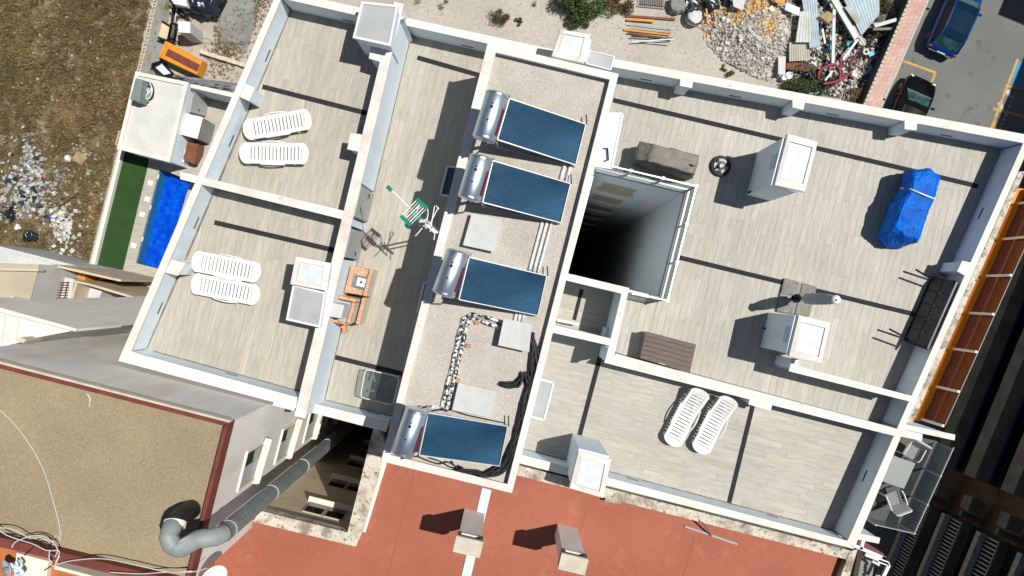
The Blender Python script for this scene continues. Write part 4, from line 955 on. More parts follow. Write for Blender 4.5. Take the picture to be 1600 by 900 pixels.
cable([(-40, 618), (0, 641), (35, 678), (66, 730), (85, 790), (94, 830), (91, 852), (82, 862), (86, 838), (93, 842), (90, 856)], .011, 'concplate', ZN + .02, cb)
cable([(136, 615), (141, 624), (139, 636)], .014, 'pipewhite', ZN + .02, cb)
c2b = thing('cable_tangle', 'tangle of white and black cables along the lower maroon rim of the gravel roof', 'cables', P(60, 850, ZN))
for pts in ([(-20, 815), (12, 836), (50, 850), (75, 858), (92, 862), (88, 880)], [(21, 855), (28, 844), (55, 838), (78, 841), (90, 856), (88, 872)], [(-20, 826), (20, 828), (45, 840), (64, 838), (80, 846)], [(86, 884), (110, 876), (160, 872), (210, 882), (262, 893), (300, 893)], [(170, 895), (220, 896), (260, 892), (300, 894), (325, 887)], [(78, 858), (76, 872), (83, 884), (92, 866)]):
    cable(pts, .012, 'concplate', 5.04, c2b, .03)
for pts in ([(40, 868), (50, 856), (60, 846), (84, 850)], [(-10, 838), (30, 842), (60, 854), (88, 866)], [(76, 850), (77, 870), (86, 880), (70, 890)]): cable(pts, .014, 'black', 5.03, c2b, .02)
# roof terrace in the bottom left corner, beyond the maroon rim
OT = thing('orange_terrace_building', 'small orange tiled roof terrace below the gravel roof in the bottom left corner', 'building', P(60, 890, GZ))
oq = px([(-60, 850), (80, 862), (260, 912), (260, 1010), (-60, 1010)], 3.6); MB().prism(oq, GZ, 3.6).build('terrace_floor', mat('orange_tiles', (.52, .17, .05), (.42, .14, .05), 3, rough=.7), OT)
MB().prism(px([(26, 864), (76, 877), (66, 960), (14, 960)], 3.75), 3.5, 3.75).build('cream_slab', 'cream', OT); MB().prism(px([(86, 884), (190, 912), (188, 916), (84, 889)], 4.2), 3.5, 4.2).build('cream_wall', 'cream', OT)
dish('satellite_dish', 'small grey satellite dish in the bottom left corner beside a cream slab', P(18, 884, 3.9), .22, rad(35), rad(200), 'alu')
ac = thing('aerial_base', 'coiled aerial mount with grey brackets in the bottom left corner next to the dish', 'aerial', P(30, 888, 3.6))
for k in range(6):
    cable([(28 + R.uniform(-8, 8), 880 + R.uniform(-6, 6)), (34 + R.uniform(-8, 8), 886 + R.uniform(-6, 6)), (26 + R.uniform(-8, 8), 895 + R.uniform(-4, 4))], .03, 'canopy', 4.0, ac, .1, 'bracket')

# ------------------------------------------------------------------ houses left of the gravel roof building
H1 = thing('terrace_house', 'pale house with a white tiled terrace and white parapet left of the gravel roof', 'building', P(30, 505, GZ))
MB().prism(px([(-60, 470), (0, 484), (118, 516), (60, 527), (-60, 560)], 2.0), GZ, 1.98).build('wall', 'housewall', H1); MB().prism(px([(-60, 470), (0, 484), (118, 516), (60, 527), (-60, 560)], 2.0), 1.95, 2.0).build('terrace_floor', 'whitefloor', H1)
b = MB().prism(px([(-60, 466), (119, 514), (118, 518), (-60, 472)], 3.2), 1.0, 3.2).build('parapet', 'housewall', H1); MB().prism(px([(-60, 464), (120, 513.5), (118, 517), (-60, 468.5)], 3.25), 3.19, 3.25).build('coping', 'coping', b)
for x in (8, 30): MB().prism(px([(x, 494), (x + 1.2, 494), (x - 5, 540), (x - 6.2, 540)], 2.008), 1.98, 2.008).build('tile_joint', 'block', H1)
MB().prism(px([(25, 532), (32, 527), (42, 531), (36, 536)], 2.5), 1.8, 2.5).build('chimney', 'block', H1)
H2 = thing('beige_roof_house', 'house with a flat beige roof at the left edge, below the rubbish strewn ground', 'building', P(25, 440, GZ))
b = MB().prism(px([(-60, 409), (0, 411), (62, 413), (59, 424), (47, 470), (-60, 470)], -15), GZ, -15.02).build('wall', 'concplate', H2); MB().prism(px([(-60, 409), (0, 411), (62, 413), (59, 424), (47, 470), (-60, 470)], -15), -15.05, -15).build('flat_roof', mat('beige_roof', (.50, .43, .32), (.44, .38, .28), 1, rough=.9, fine=.05), H2)
MB().prism(px([(-60, 418), (60, 420.5), (59, 424), (-60, 421.5)], -14.7), -15.2, -14.7).build('roof_kerb', 'block', H2)
MB().prism(px([(0, 466), (22, 463), (12, 476), (0, 476)], -14.6), -16, -14.6).build('roof_step', 'cream', H2)
H3 = thing('grey_walled_yard', 'grey rendered yard walls with brown capping between the beige roof and the pool garden', 'wall', P(150, 440, GZ))
for q, zt, m in (([(-60, 377), (0, 385), (140, 420), (138, 425), (0, 391), (-60, 383)], -18.9, 'concplate'), ([(80, 413), (125, 422), (170, 433), (190, 437), (188, 440), (124, 426), (82, 416)], -16.5, 'ochrewall'),
                 ([(116, 438), (140, 443), (208, 463), (206, 466), (138, 446), (116, 441)], -16.6, 'ochrewall'), ([(118, 440), (121, 441), (112, 474), (107, 474)], -16.7, 'ochrewall')):
    MB().prism(px(q, zt), GZ, zt).build('wall', m, H3)
MB().prism(px([(-60, 379), (130, 418), (120, 425), (60, 422), (-60, 410)], -19), GZ, -19).build('roof_slab', 'concplate', H3)
MB().prism(px([(60, 424), (116, 436), (108, 480), (40, 480)], -17.4), GZ, -17.4).build('roof_slab', 'concplate', H3)
MB().prism(px([(122, 442), (160, 454), (150, 480), (112, 480)], -18), GZ, -18).build('roof_slab', 'concplate', H3)
MB().prism(px([(122, 424), (132, 424), (134, 440), (120, 437)], -18.2), GZ, -18.2).build('orange_wall', 'orange', H3)
MB().prism(px([(133, 428), (150, 432), (170, 437), (134, 438)], -19.4), GZ, -19.4).build('terracotta_floor', 'terra', H3)
MB().prism(px([(160, 454), (210, 467), (150, 470)], -20), GZ, -20).build('green_yard', 'turf', H3)
gw = thing('barred_window', 'window with brown bars set in the sloping white surface left of the pool', 'window', P(90, 455, -17.3))
MB().prism(px([(84, 440), (108, 440), (104, 471), (70, 471)], -17.3), -17.6, -17.3).build('frame', 'whitemetal', gw)
for k in range(4): MB().tube([P(85 + k * 7, 440, -17.1), P(73 + k * 9, 470, -17.1)], .03, 6).build('bar', 'rust', gw)
for k in range(8): MB().tube([P(83 - k * 1.6, 442 + k * 4, -17.05), P(108 - k * .6, 441 + k * 4, -17.05)], .025, 6).build('bar', 'rust', gw)
ss = thing('small_satellite_dish', 'tiny white lamp bracket on the grey wall top left of the pool garden', 'lamp', P(85, 421, -16.9)); MB().lathe(P(86, 421, -17.3), [(.04, 0), (.16, .25), (.12, .4), (.02, .45)], 12).build('lamp_shade', 'plastic', ss)
MB().tube([P(84, 418, -17.1), P(86, 421, -17.1)], .03, 6).build('bracket', 'steel', ss)

# ------------------------------------------------------------------ pool garden
yd = YZ
def slab(nm, q, zt, zb, m, parent=None): return MB().prism(px(q, zt), zb, zt).build(nm, m, parent)
lw = slab('turf_lawn', [(190, 232), (232, 258), (192, 422), (240, 434), (240, 448), (138, 424)], yd, GZ, 'turf')
bpy.data.objects.remove(lw)
lw = MB(); lw.prism(px([(190, 228), (236, 240), (192, 424), (140, 424)], yd), GZ, yd); lw.prism(px([(140, 424), (192, 422), (246, 435), (244, 450)], yd), GZ, yd - .003); lw = lw.build('turf_lawn', 'turf'); struct(lw)
pd = thing('swimming_pool', 'small bright blue swimming pool with a pale tiled surround behind the left wall', 'swimming pool', P(250, 340, yd))
dk = [(231.5, 258), (250, 262), (212, 411), (246, 419.5), (243, 435), (192, 422.5)]
sur = MB(); sur.prism(px([(232, 256), (250, 260), (212, 411), (192, 422.5)], yd + .04), GZ, yd + .04); sur.prism(px([(212, 411), (300, 433), (300, 448), (192, 422.5)], yd + .04), GZ, yd + .04); sur.prism(px([(232, 247), (330, 270), (330, 284), (232, 256)], yd + .04), GZ, yd + .04)
sur.build('surround', 'decktile', pd)
for x, y in ((235, 286), (230, 311), (222, 335), (209, 383.5)): MB().box(P(x, y, yd + .045), (.29, .27, .03), rad(-14)).build('drain_cover', 'plastic', pd)
pq = px([(250, 261), (335, 281), (300, 433), (212, 411)], yd)
wl = MB(); c_ = sum(pq, Vector()) / 4
for i in range(4):
    a, b = pq[i], pq[(i + 1) % 4]; wl.prism([a, b, lerp(b, c_, -.02), lerp(a, c_, -.02)], yd - .98, yd + .035)
wl.build('pool_wall', 'poolwall', pd)
MB().prism(pq, yd - .97, yd - .88).build('pool_floor', 'pooltile', pd)
MB().prism([lerp(p, c_, .003) for p in pq], yd - .13, yd - .10).build('water_surface', 'water', pd)
for t_ in (.1, .42, .75): MB().box(lerp(pq[0], pq[3], t_) + Vector((.03, 0, -.03)), (.06, .25, .05), rad(-14)).build('skimmer', 'whitemetal', pd)
# white garden walls with tiles on top
gw_ = thing('garden_wall', 'white wall closing the pool garden on its left and lower side', 'wall', P(160, 330, GZ))
for q in ([(186, 232), (192, 233), (146, 421), (139, 421)], [(139, 419), (146, 419), (300, 458), (298, 466), (140, 427)]):
    jit[0] += 1; MB().prism(px(q, yd + .3), GZ, yd + .3 + jit[0] % 3 * .004).build('wall', 'coping', gw_)
for k in range(48):
    t0 = k / 48; p, q = line((185, 234), (138, 422), t0), line((185, 234), (138, 422), t0 + .7 / 48)
    MB().prism([P(p[0] - 1.4, p[1], yd + .35), P(p[0] + .8, p[1], yd + .35), P(q[0] + .8, q[1], yd + .35), P(q[0] - 1.4, q[1], yd + .35)], yd + .1, yd + .37).build('edge_tile', 'block', gw_)
# pool house
ph = thing('pool_house', 'small white flat roofed pool house with grainy white roof', 'hut', P(240, 180, yd)); ZP = -19.6
hq = px([(213, 112), (295, 129), (266, 254), (184, 233)], ZP)
MB().prism(inset(hq, .04), GZ, ZP - .06).build('wall', 'plaster', ph)
MB().prism(inset(hq, .1), ZP - .1, ZP - .04).build('flat_roof', 'whitegrain', ph)
for i in range(4):
    a, b = hq[i], hq[(i + 1) % 4]; cc = sum(hq, Vector()) / 4; e = (b - a).normalized(); n_ = Vector((-e.y, e.x, 0)); n_ = n_ if n_.dot(cc - a) > 0 else -n_
    MB().prism([a, b, b + n_ * .2 - e * .2, a + n_ * .2 + e * .2], ZP - .12, ZP + .08 + i * .004).build('roof_edge', 'coping', ph)
au = thing('air_conditioner', 'grey green outdoor unit with pipes on the corner of the pool house roof', 'air conditioner', P(216, 142, ZP))
aq = px([(212, 122), (222, 124), (217, 159), (203, 155)], ZP + .95)
MB().prism(aq, ZP + .05, ZP + .95).build('casing', 'acgrey', au, bevel=.02)
MB().prism(px([(223, 125), (232, 128), (228, 150), (220, 148)], ZP + .3), ZP, ZP + .3).build('coil', 'navyglass', au)
for k in range(3): MB().tube(smoothpts([P(232 + k * 2, 128 + k, ZP + .2), P(236 + k * 2, 140, ZP + .25), P(230 + k * 3, 154, ZP + .15), P(220, 158, ZP + .12)], 4), .04, 7).build('pipe', ('steel', 'pipewhite', 'black')[k], au, smooth=True)
for k in range(9): MB().box(P(231 + R.uniform(-3, 3), 133 + k * 3, ZP + .25), (.14, .1, .14), R.uniform(0, 3)).build('fitting', R.choice(['steel', 'pipewhite', 'acgrey']), au)
pa = MB(); pa.prism(px([(285, 125), (380, 148), (345, 300), (245, 262)], yd + .01), GZ, yd + .01); pa = pa.build('patio', 'decktile'); struct(pa)
gy = thing('patio_wall', 'white topped wall with slate cladding between the pool house and the tall block', 'wall', P(330, 140, GZ))
MB().prism(px([(299, 132), (366, 146), (363, 152), (299, 137)], yd + 2.3), GZ, yd + 2.3).build('wall', 'plaster', gy)
MB().prism(px([(298, 131), (367, 145.5), (363, 152), (298, 137)], yd + 2.35), yd + 2.29, yd + 2.36).build('coping', 'coping', gy)
for k in range(40):
    x0, w_ = R.uniform(270, 362), R.uniform(5, 12); y0 = 118 + (x0 - 270) * .17 + R.uniform(0, 13) - (2 if x0 < 300 else 0)
    if x0 < 300 and y0 > 128: y0 -= 6
    MB().prism(px([(x0, y0), (x0 + w_, y0 + w_ * .17), (x0 + w_, y0 + w_ * .17 + 2.2), (x0, y0 + 2)], yd + .4 + R.uniform(-.1, .1)), GZ, yd + .4 + R.uniform(-.12, .12)).build('slate_stone', 'slate', gy)
MB().prism(px([(270, 117), (372, 130), (366, 146), (298, 131)], yd + .2), GZ, yd + .2).build('bed', 'slate', gy)
dl = thing('patio_door', 'tall pale grey door leaf standing open beside the pool house', 'door', P(318, 170, yd))
MB().hexa([P(326, 161, yd + .02), P(322, 182, yd + .02), P(320.5, 181.7, yd + .02), P(324.5, 160.7, yd + .02)], [P(303, 143, yd + 2.0), P(297, 175, yd + 2.0), P(296, 174.5, yd + 2.0), P(302, 142.5, yd + 2.0)]).build('leaf', 'greymetal', dl)
MB().box(P(311, 172, yd + 1.1), (.1, .06, .04), .3).build('handle', 'darkmetal', dl)
fb = thing('chest_freezer', 'white topped tall appliance standing on the patio beside the pool house', 'appliance', P(300, 200, yd))
fq = px([(290, 177), (317, 183), (308, 217), (282, 210)], yd + 1.9); MB().prism(inset(fq, .03), yd, yd + 1.84).build('body', 'slabgrey', fb); MB().prism(fq, yd + 1.84, yd + 1.9).build('top', 'whitemetal', fb, bevel=.02)
sh = thing('patio_cabinet', 'brown wooden cabinet with a white sink top at the corner of the patio', 'cabinet', P(295, 238, yd))
MB().prism(px([(284, 218), (310, 225), (304, 256), (278, 248)], yd + .9), yd, yd + .9).build('top', 'wood', sh); MB().box(P(287, 236, yd + .93), (.17, .26, .05), rad(-14)).build('basin', 'plastic', sh); MB().box(P(284, 251, yd + .93), (.25, .15, .05), rad(-14)).build('tray', 'whitemetal', sh)
MB().tube([P(289, 253, yd + .9), P(290, 253, yd + 1.1)], .03, 8).build('tap', 'darkmetal', sh)

# ------------------------------------------------------------------ yard with the painted wall, top left
zw = yd + .75
hw = thing('hollow_block_wall', 'wall topped with hollow cream blocks and painted swirls beside the dry weeds', 'wall', P(230, 60, GZ))
wa, wb = P(243, -12, zw), P(212, 118, zw); dw = (wb - wa).normalized(); nw2 = Vector((-dw.y, dw.x, 0)); nw2 = nw2 if nw2.x > 0 else -nw2
MB().prism([wa, wb, wb + nw2 * .2, wa + nw2 * .2], GZ, zw - .16).build('painted_face', 'graffiti', hw)
def hollow(c, d, n_, l, wd, parent):
    m = MB(); t = .035
    for s in (-1, 1): m.prism([c - d * l / 2 + n_ * (s * (wd / 2 - t / 2) - t / 2), c + d * l / 2 + n_ * (s * (wd / 2 - t / 2) - t / 2), c + d * l / 2 + n_ * (s * (wd / 2 - t / 2) + t / 2), c - d * l / 2 + n_ * (s * (wd / 2 - t / 2) + t / 2)], zw - .16, zw)
    for s in (-.42, 0, .42): m.prism([c + d * (s * l - t / 2) - n_ * (wd / 2 - t), c + d * (s * l + t / 2) - n_ * (wd / 2 - t), c + d * (s * l + t / 2) + n_ * (wd / 2 - t), c + d * (s * l - t / 2) + n_ * (wd / 2 - t)], zw - .16, zw - .002)
    m.build('hollow_block', 'block', parent)
nb = int((wb - wa).length / .42)
for k in range(nb): hollow(wa + dw * (.42 * (k + .5)) + nw2 * .10, dw, nw2, .40, .21, hw)
for k in range(2): hollow(wa + dw * (.42 * (19.5 + k)) - nw2 * .12, dw, nw2, .40, .21, hw)
for x, y, r in ((246, 48, .16), (246, 48, .09), (250, 14, .14), (257, 24, .12)):
    pts = [P(x, y, zw - .9) + Vector((.12 + .02, 0, 0)) + dw * math.cos(t / 12 * math.tau) * r + Vector((.0, 0, 1)) * math.sin(t / 12 * math.tau) * r for t in range(13)]
fz = thing('upright_fridge', 'white upright fridge standing between the dark panels and the orange counter', 'fridge', P(310, 60, GZ))
fq = px([(278.5, 33), (297, 34), (297, 51.5), (279, 50.5)], GZ + 1.9)
MB().prism(fq, GZ + .02, GZ + 1.86).build('body', mat('fridge_side', (.46, .48, .48), (.40, .42, .42), 2, rough=.5), fz); MB().prism(fq, GZ + 1.86, GZ + 1.9).build('top', 'whitemetal', fz)
oc = thing('orange_counter', 'orange and maroon striped counter lying beside the slate wall', 'counter', P(285, 90, GZ))
cq = [(260.5, 64), (315.6, 94), (307, 117), (250, 90)]; zc_ = GZ + 1.0
MB().prism(px(cq, zc_), GZ + .1, zc_).build('body', 'orange', oc, bevel=.04); MB().prism(px([(263, 76), (312, 101), (308, 112), (258, 86)], zc_ + .03), zc_ - .05, zc_ + .03).build('inlay', 'maroon', oc)
MB().prism(px([(258, 64), (262, 66), (251, 90), (248, 88)], zc_ + .05), GZ + .3, zc_ + .05).build('end_rail', 'orange', oc)
for i, (q, lab) in enumerate((([(251, 32), (268, 42), (262, 64), (246, 58)], 'dark framed panel with ochre pane leaning by the painted wall'), ([(242, 62), (262, 70), (250, 100), (231, 110)], 'dark framed grey panel lying below the orange counter'),
                               ([(236, 101), (252, 96), (271, 116), (256, 119)], 'pale blue panel under the lower end of the orange counter'), ([(268, 36), (276, 38), (272, 62), (264, 58)], 'narrow dark panel beside the upright fridge'))):
    t = thing('framed_panel', lab, 'panel', P(*q[0], GZ)); qq = px(q, GZ + .7); cc = sum(qq, Vector()) / 4
    MB().prism([lerp(p, cc, .08) for p in qq], GZ + .62, GZ + .68).build('pane', ('ochrewall', 'slabgrey', 'canopy', 'shadeconc')[i], t); m = MB()
    for k in range(4): m.bar(qq[k], qq[(k + 1) % 4], .10, .12)
    m.build('frame', 'darkmetal', t)
    for k in range(4): qv = qq[k].copy(); qv.z = GZ; MB().bar(qv, qq[k], .06, .06).build('leg', 'darkmetal', t)
tp = thing('black_tarpaulin', 'black tarpaulin stretched over a heap at the top edge next to the fridge', 'tarpaulin', P(310, 10, GZ))
cloth('tarpaulin', [ring([(262, -14, GZ), (300, -30, GZ), (352, -20, GZ), (342, 28, GZ), (318, 27, GZ), (284, 14, GZ)]), ring([(264, -10, GZ + 1), (300, -30, GZ + 1.3), (350, -18, GZ + .9), (339, 26, GZ + .7), (316, 24, GZ + 1), (284, 12, GZ + 1.2)]),
                     ring([(280, -14, GZ + 1.3), (302, -26, GZ + 1.6), (336, -14, GZ + 1.3), (330, 12, GZ + 1.2), (312, 12, GZ + 1.3), (292, 4, GZ + 1.5)])], 'blacktarp', tp, .12, 3, 9)
MB().prism(px([(262, -8), (290, -6), (292, 10), (272, 6)], GZ + 1.7), GZ + 1.3, GZ + 1.7).build('white_board', 'whitemetal', tp)
cs = MB(); cs.prism(px([(352, -20), (410, -20), (398, 40), (384, 84), (340, 70), (342, 30)], GZ + .03), GZ - .1, GZ + .03); cs = cs.build('concrete_patch', 'slabgrey'); struct(cs)
yg = MB(); yg.prism(px([(232, 0), (410, -20), (372, 125), (215, 116)], GZ + .016), GZ - .1, GZ + .016); yg = yg.build('dirt_yard', 'soil'); struct(yg)
kw = thing('low_stone_wall', 'low rough pale stone wall crossing the yard below the concrete patch', 'wall', P(345, 90, GZ))
for k in range(16):
    p, q = line((313, 80), (384, 102), k / 16), line((313, 80), (384, 102), (k + .93) / 16); h_ = R.uniform(.28, .4)
    MB().prism(px([(p[0], p[1] - 3 + R.uniform(-.5, .5)), (q[0], q[1] - 3), (q[0] - 1, q[1] + 3), (p[0] - 1, p[1] + 3 + R.uniform(-.5, .5))], GZ + h_), GZ, GZ + h_).build('stone', 'block', kw)
kl = thing('scrap_poles', 'dark poles and pale oddments lying between the painted wall and the fridge', 'scrap', P(275, 30, GZ))
for p, q, r in (((272, 8), (266, 56), .05), ((277, 10), (268, 64), .04), ((280, 14), (296, 30), .05), ((345, 5), (338, 20), .07), ((355, -6), (341, 22), .08)): MB().tube([P(*p, GZ + .6), P(*q, GZ + .5)], r, 6).build('pole', R.choice(['darkmetal', 'block']), kl)
for k in range(14): MB().box(P(270 + R.uniform(0, 26), 12 + R.uniform(0, 18), GZ + .3), (R.uniform(.1, .4), R.uniform(.1, .3), .4), R.uniform(0, 3)).build('oddment', R.choice(['block', 'pinktile', 'whitemetal', 'shadeconc']), kl)

# ------------------------------------------------------------------ vegetation and rubbish
def blade(m, p, h, wd, lean, az, col):
    d = Vector((math.cos(az), math.sin(az), 0)); s = Vector((-d.y, d.x, 0)) * wd / 2
    t1 = p + d * lean * .45 + Vector((0, 0, h * .6)); t2 = p + d * lean + Vector((0, 0, h))
    m.add([p - s, p + s, t1 + s * .8, t1 - s * .8, t2], [(0, 1, 2, 3), (3, 2, 4)], col)
def leaf(m, p, s, col, rnd=R):
    u = Vector((rnd.gauss(0, 1), rnd.gauss(0, 1), rnd.gauss(0, .6))).normalized(); v_ = u.cross(Vector((rnd.gauss(0, 1), rnd.gauss(0, 1), rnd.gauss(0, 1)))).normalized()
    m.add([p - u * s, p + v_ * s * .45, p + u * s, p - v_ * s * .45], [(0, 1, 2, 3)], col)
def mixc(a, b, t): return tuple(x * (1 - t) + y * t for x, y in zip(a, b))
m = MB(); olive, straw, brown, dark = (.18, .14, .05), (.34, .26, .125), (.20, .115, .045), (.06, .055, .025)
def inweeds(x, y): return x < 243 - (y - 0) * .243 if y < 420 else False
cnt = 0
while cnt < 5200:
    x, y = R.uniform(-30, 240), R.uniform(-30, 418)
    if x > 240 - y * .243 - 1 or y > 383 + max(x, 0) * .25: continue
    dn = noise.noise(Vector((x * .02, y * .02, 0))) + .5 * noise.noise(Vector((x * .07, y * .07, 3)))
    tr = math.exp(-((x - 45) ** 2 / 2400 + (y - 305) ** 2 / 3600)) * .9 + math.exp(-((x - 95) ** 2 / 700 + (y - 355) ** 2 / 700)) * .7
    if dn < -.28 and R.random() < .75 or R.random() < tr * .8: cnt += .35; continue
    cnt += 1; p = P(x, y, GZ + .01); k = noise.noise(Vector((x * .014, y * .014, 7))) * 1.3 + .5 + R.uniform(-.25, .25); br_ = 1 + .55 * noise.noise(Vector((x * .03, y * .03, 11))) + .5 * noise.noise(Vector((x * .009, y * .009, 13)))
    base = mixc(mixc(olive, brown, max(0, min(1, k))), straw, max(0, min(1, R.gauss(.3, .3))))
    base = tuple(v_ * max(.35, br_) for v_ in base)
    if R.random() < .22: base = dark
    for j in range(11): blade(m, p + Vector((R.gauss(0, .09), R.gauss(0, .09), 0)), R.uniform(.08, .36), R.uniform(.015, .038), R.uniform(.06, .28), R.uniform(0, math.tau), mixc(base, straw if j % 3 == 0 else olive, R.uniform(0, .5)))
tag(m.build('dry_weeds', 'grass'), 'dry brown and olive weeds covering the waste ground on the left', 'weeds', kind='stuff')
def chunk(m, p, r, col, flat=.6):
    k = 6; az = R.uniform(0, math.tau); rr = [r * R.uniform(.6, 1.15) for _ in range(k)]
    b = [p + Vector((math.cos(az + i * math.tau / k) * rr[i], math.sin(az + i * math.tau / k) * rr[i], -r * .2)) for i in range(k)]
    t = [p + Vector((math.cos(az + i * math.tau / k + .2) * rr[i] * .6, math.sin(az + i * math.tau / k + .2) * rr[i] * .6, r * flat * R.uniform(.5, 1.2))) for i in range(k)]
    m.add(b + t, [tuple(range(k, 2 * k))] + [(i, (i + 1) % k, k + (i + 1) % k, k + i) for i in range(k)], col)
def scrap(m, p, s, col):
    "crumpled sheet"
    u = Vector((R.gauss(0, 1), R.gauss(0, 1), R.gauss(0, .3))).normalized(); v_ = u.cross(Vector((R.gauss(0, .4), R.gauss(0, .4), 1))).normalized(); q = [p + u * a * s * R.uniform(.6, 1.2) + v_ * b * s * R.uniform(.5, 1) + Vector((0, 0, R.uniform(0, s * .6))) for a, b in ((-1, -1), (1, -1), (1, 1), (-1, 1))]
    c = sum(q, Vector()) / 4 + Vector((0, 0, R.uniform(.1, .6) * s)); m.add(q + [c], [(0, 1, 4), (1, 2, 4), (2, 3, 4), (3, 0, 4)], col)
whites = [(.50, .50, .49), (.40, .42, .45), (.62, .62, .60), (.32, .34, .37), (.45, .41, .34), (.20, .19, .17)]
m = MB()
def blob(cx, cy, sx, sy, n, cols, s0, s1, zz=.12):
    for _ in range(n):
        x, y = R.gauss(cx, sx), R.gauss(cy, sy)
        if x > 236 - y * .243: continue
        scrap(m, P(x, y, GZ + R.uniform(.02, zz)), R.uniform(s0, s1), R.choice(cols))
blob(25, 300, 24, 30, 270, whites + [(.02, .02, .025), (.03, .04, .06), (.30, .38, .36)], .05, .17, .3)
blob(48, 262, 9, 24, 150, whites, .04, .13, .3); blob(60, 318, 20, 16, 140, whites + [(.03, .03, .04)], .04, .12); blob(98, 352, 10, 17, 120, [(.60, .60, .57), (.50, .50, .48)], .06, .16, .35)
blob(85, 282, 14, 10, 80, whites + [(.05, .07, .10), (.45, .20, .10)], .04, .12); blob(120, 250, 26, 18, 60, whites, .03, .1); blob(140, 300, 22, 40, 110, [(.42, .36, .27), (.50, .46, .38), (.34, .30, .24)], .04, .12)
blob(60, 60, 50, 40, 130, [(.40, .36, .29), (.50, .47, .42), (.30, .27, .21)], .02, .07); blob(40, 140, 50, 50, 120, [(.42, .38, .3), (.5, .46, .4)], .02, .07); blob(120, 390, 40, 12, 120, whites + [(.4, .34, .25)], .03, .09); blob(170, 120, 30, 60, 90, [(.42, .36, .27), (.50, .46, .38)], .02, .07)
tag(m.build('scattered_rubbish', 'multi'), 'torn white plastic and rubbish strewn through the weeds at the left edge', 'rubbish', kind='stuff')
for x, y, r_, m_, lab, cat in ((49, 368, .42, 'blacktarp', 'lone black rubbish bag low in the weeds above the grey yard wall', 'rubbish bag'), (20, 336, .34, 'blacktarp', 'black rubbish bag at the far left among the white litter', 'rubbish bag'), (80, 340, .16, 'cobalt', 'small blue bag in the weeds next to the white rubble patch', 'bag'), (30, 355, .2, 'plastic', 'small round white bag beside the lone black bag', 'bag'), (100, 251, .16, 'orange', 'small orange red rag beside the cardboard sheet', 'rag'), (108, 248, .2, 'plastic', 'crumpled white bag touching the cardboard sheet', 'bag')):
    t = thing('rubbish_bag' if r_ > .15 and m_ != 'orange' else 'rag', lab, cat, P(x, y, GZ)); p = P(x, y, GZ)
    cloth('bag', [[p + Vector((r_ * k_ * math.cos(j * math.tau / 8), r_ * k_ * .8 * math.sin(j * math.tau / 8), z_)) for j in range(8)] for k_, z_ in ((.9, 0), (1.1, r_ * .4), (.6, r_ * .9))], m_, t, r_ * .4, 1, x)
cbd = thing('cardboard_sheet', 'folded tan cardboard sheet lying in the weeds', 'cardboard', P(125, 248, GZ))
MB().hexa([P(112, 248, GZ + .15), P(121, 236, GZ + .25), P(137, 246, GZ + .3), P(127, 259, GZ + .12)], [P(112, 248, GZ + .2), P(121, 236, GZ + .3), P(137, 246, GZ + .34), P(127, 259, GZ + .16)]).build('sheet', 'cardboard', cbd)
wp_ = thing('wooden_pole', 'thin brown pole lying in the weeds between the litter and the pool wall', 'pole', P(110, 312, GZ)); MB().tube([P(92, 322, GZ + .2), P(122, 302, GZ + .3)], .05, 6).build('pole', 'bark', wp_)
def bush(nm, lab, cat, cx, cy, rx, ry, hgt, n, cols, ls, z0=GZ, clumps=9, seed=1):
    rnd = random.Random(seed); t = thing(nm, lab, cat, P(cx, cy, z0)); m = MB(); c = P(cx, cy, z0); k = (H - z0) / F; rx *= k; ry *= k
    st = MB(); cl = []
    for i in range(clumps):
        a, r_ = rnd.uniform(0, math.tau), math.sqrt(rnd.random()) * .85
        q = c + Vector((rx * r_ * math.cos(a), ry * r_ * math.sin(a), hgt * rnd.uniform(.45, 1) * (1.1 - r_ * .6))); cl.append((q, rnd.uniform(.3, .55) * min(rx, ry), rnd.choice(cols)))
        st.tube([c + Vector((rnd.uniform(-.1, .1), rnd.uniform(-.1, .1), 0)), lerp(c, q, .5) + Vector((0, 0, .1)), q], [.03, .02, .01], 5)
    st.build('stems', 'bark', t)
    for _ in range(n):
        q, r_, col = rnd.choice(cl); d = Vector((rnd.gauss(0, 1), rnd.gauss(0, 1), rnd.gauss(0, .8))).normalized() * r_ * rnd.uniform(.5, 1.25)
        leaf(m, q + d, ls * rnd.uniform(.6, 1.4), mixc(col, rnd.choice(cols), rnd.uniform(0, .6)), rnd)
    m.build('foliage', 'leaf', t); return t
gc_ = [(.035, .085, .022), (.055, .10, .03), (.022, .05, .018), (.08, .11, .035)]
bush('green_bush', 'large dark green bush at the top edge above the stained chimney', 'bush', 905, 6, 36, 30, 1.6, 6500, gc_, .07, clumps=20, seed=2)
bush('dry_bush', 'brown and olive dry bush right of the large green bush', 'bush', 965, 4, 28, 18, 1.0, 3200, [(.15, .11, .045), (.20, .14, .06), (.09, .085, .03), (.11, .07, .035)], .06, clumps=12, seed=3)
bush('low_bush', 'low grey green bush touching the lower side of the large green bush', 'bush', 900, 38, 22, 10, .6, 1800, [(.10, .11, .05), (.14, .14, .07), (.06, .07, .03)], .05, clumps=9, seed=4)
bush('small_shrub', 'small dry olive shrub alone on the pale sandy ground', 'shrub', 781, 28, 14, 13, .5, 1500, [(.12, .095, .045), (.16, .13, .07), (.06, .05, .025)], .045, clumps=12, seed=5)
bush('small_shrub', 'tiny dry shrub right of the larger olive shrub on the sand', 'shrub', 810, 34, 6, 7, .3, 420, [(.12, .10, .04), (.08, .07, .03)], .04, clumps=5, seed=6)
bush('small_shrub', 'tiny green tuft below the rubble heap close to the white parapet', 'shrub', 1142, 116, 8, 7, .3, 420, [(.10, .11, .035), (.15, .13, .05)], .04, clumps=5, seed=7)
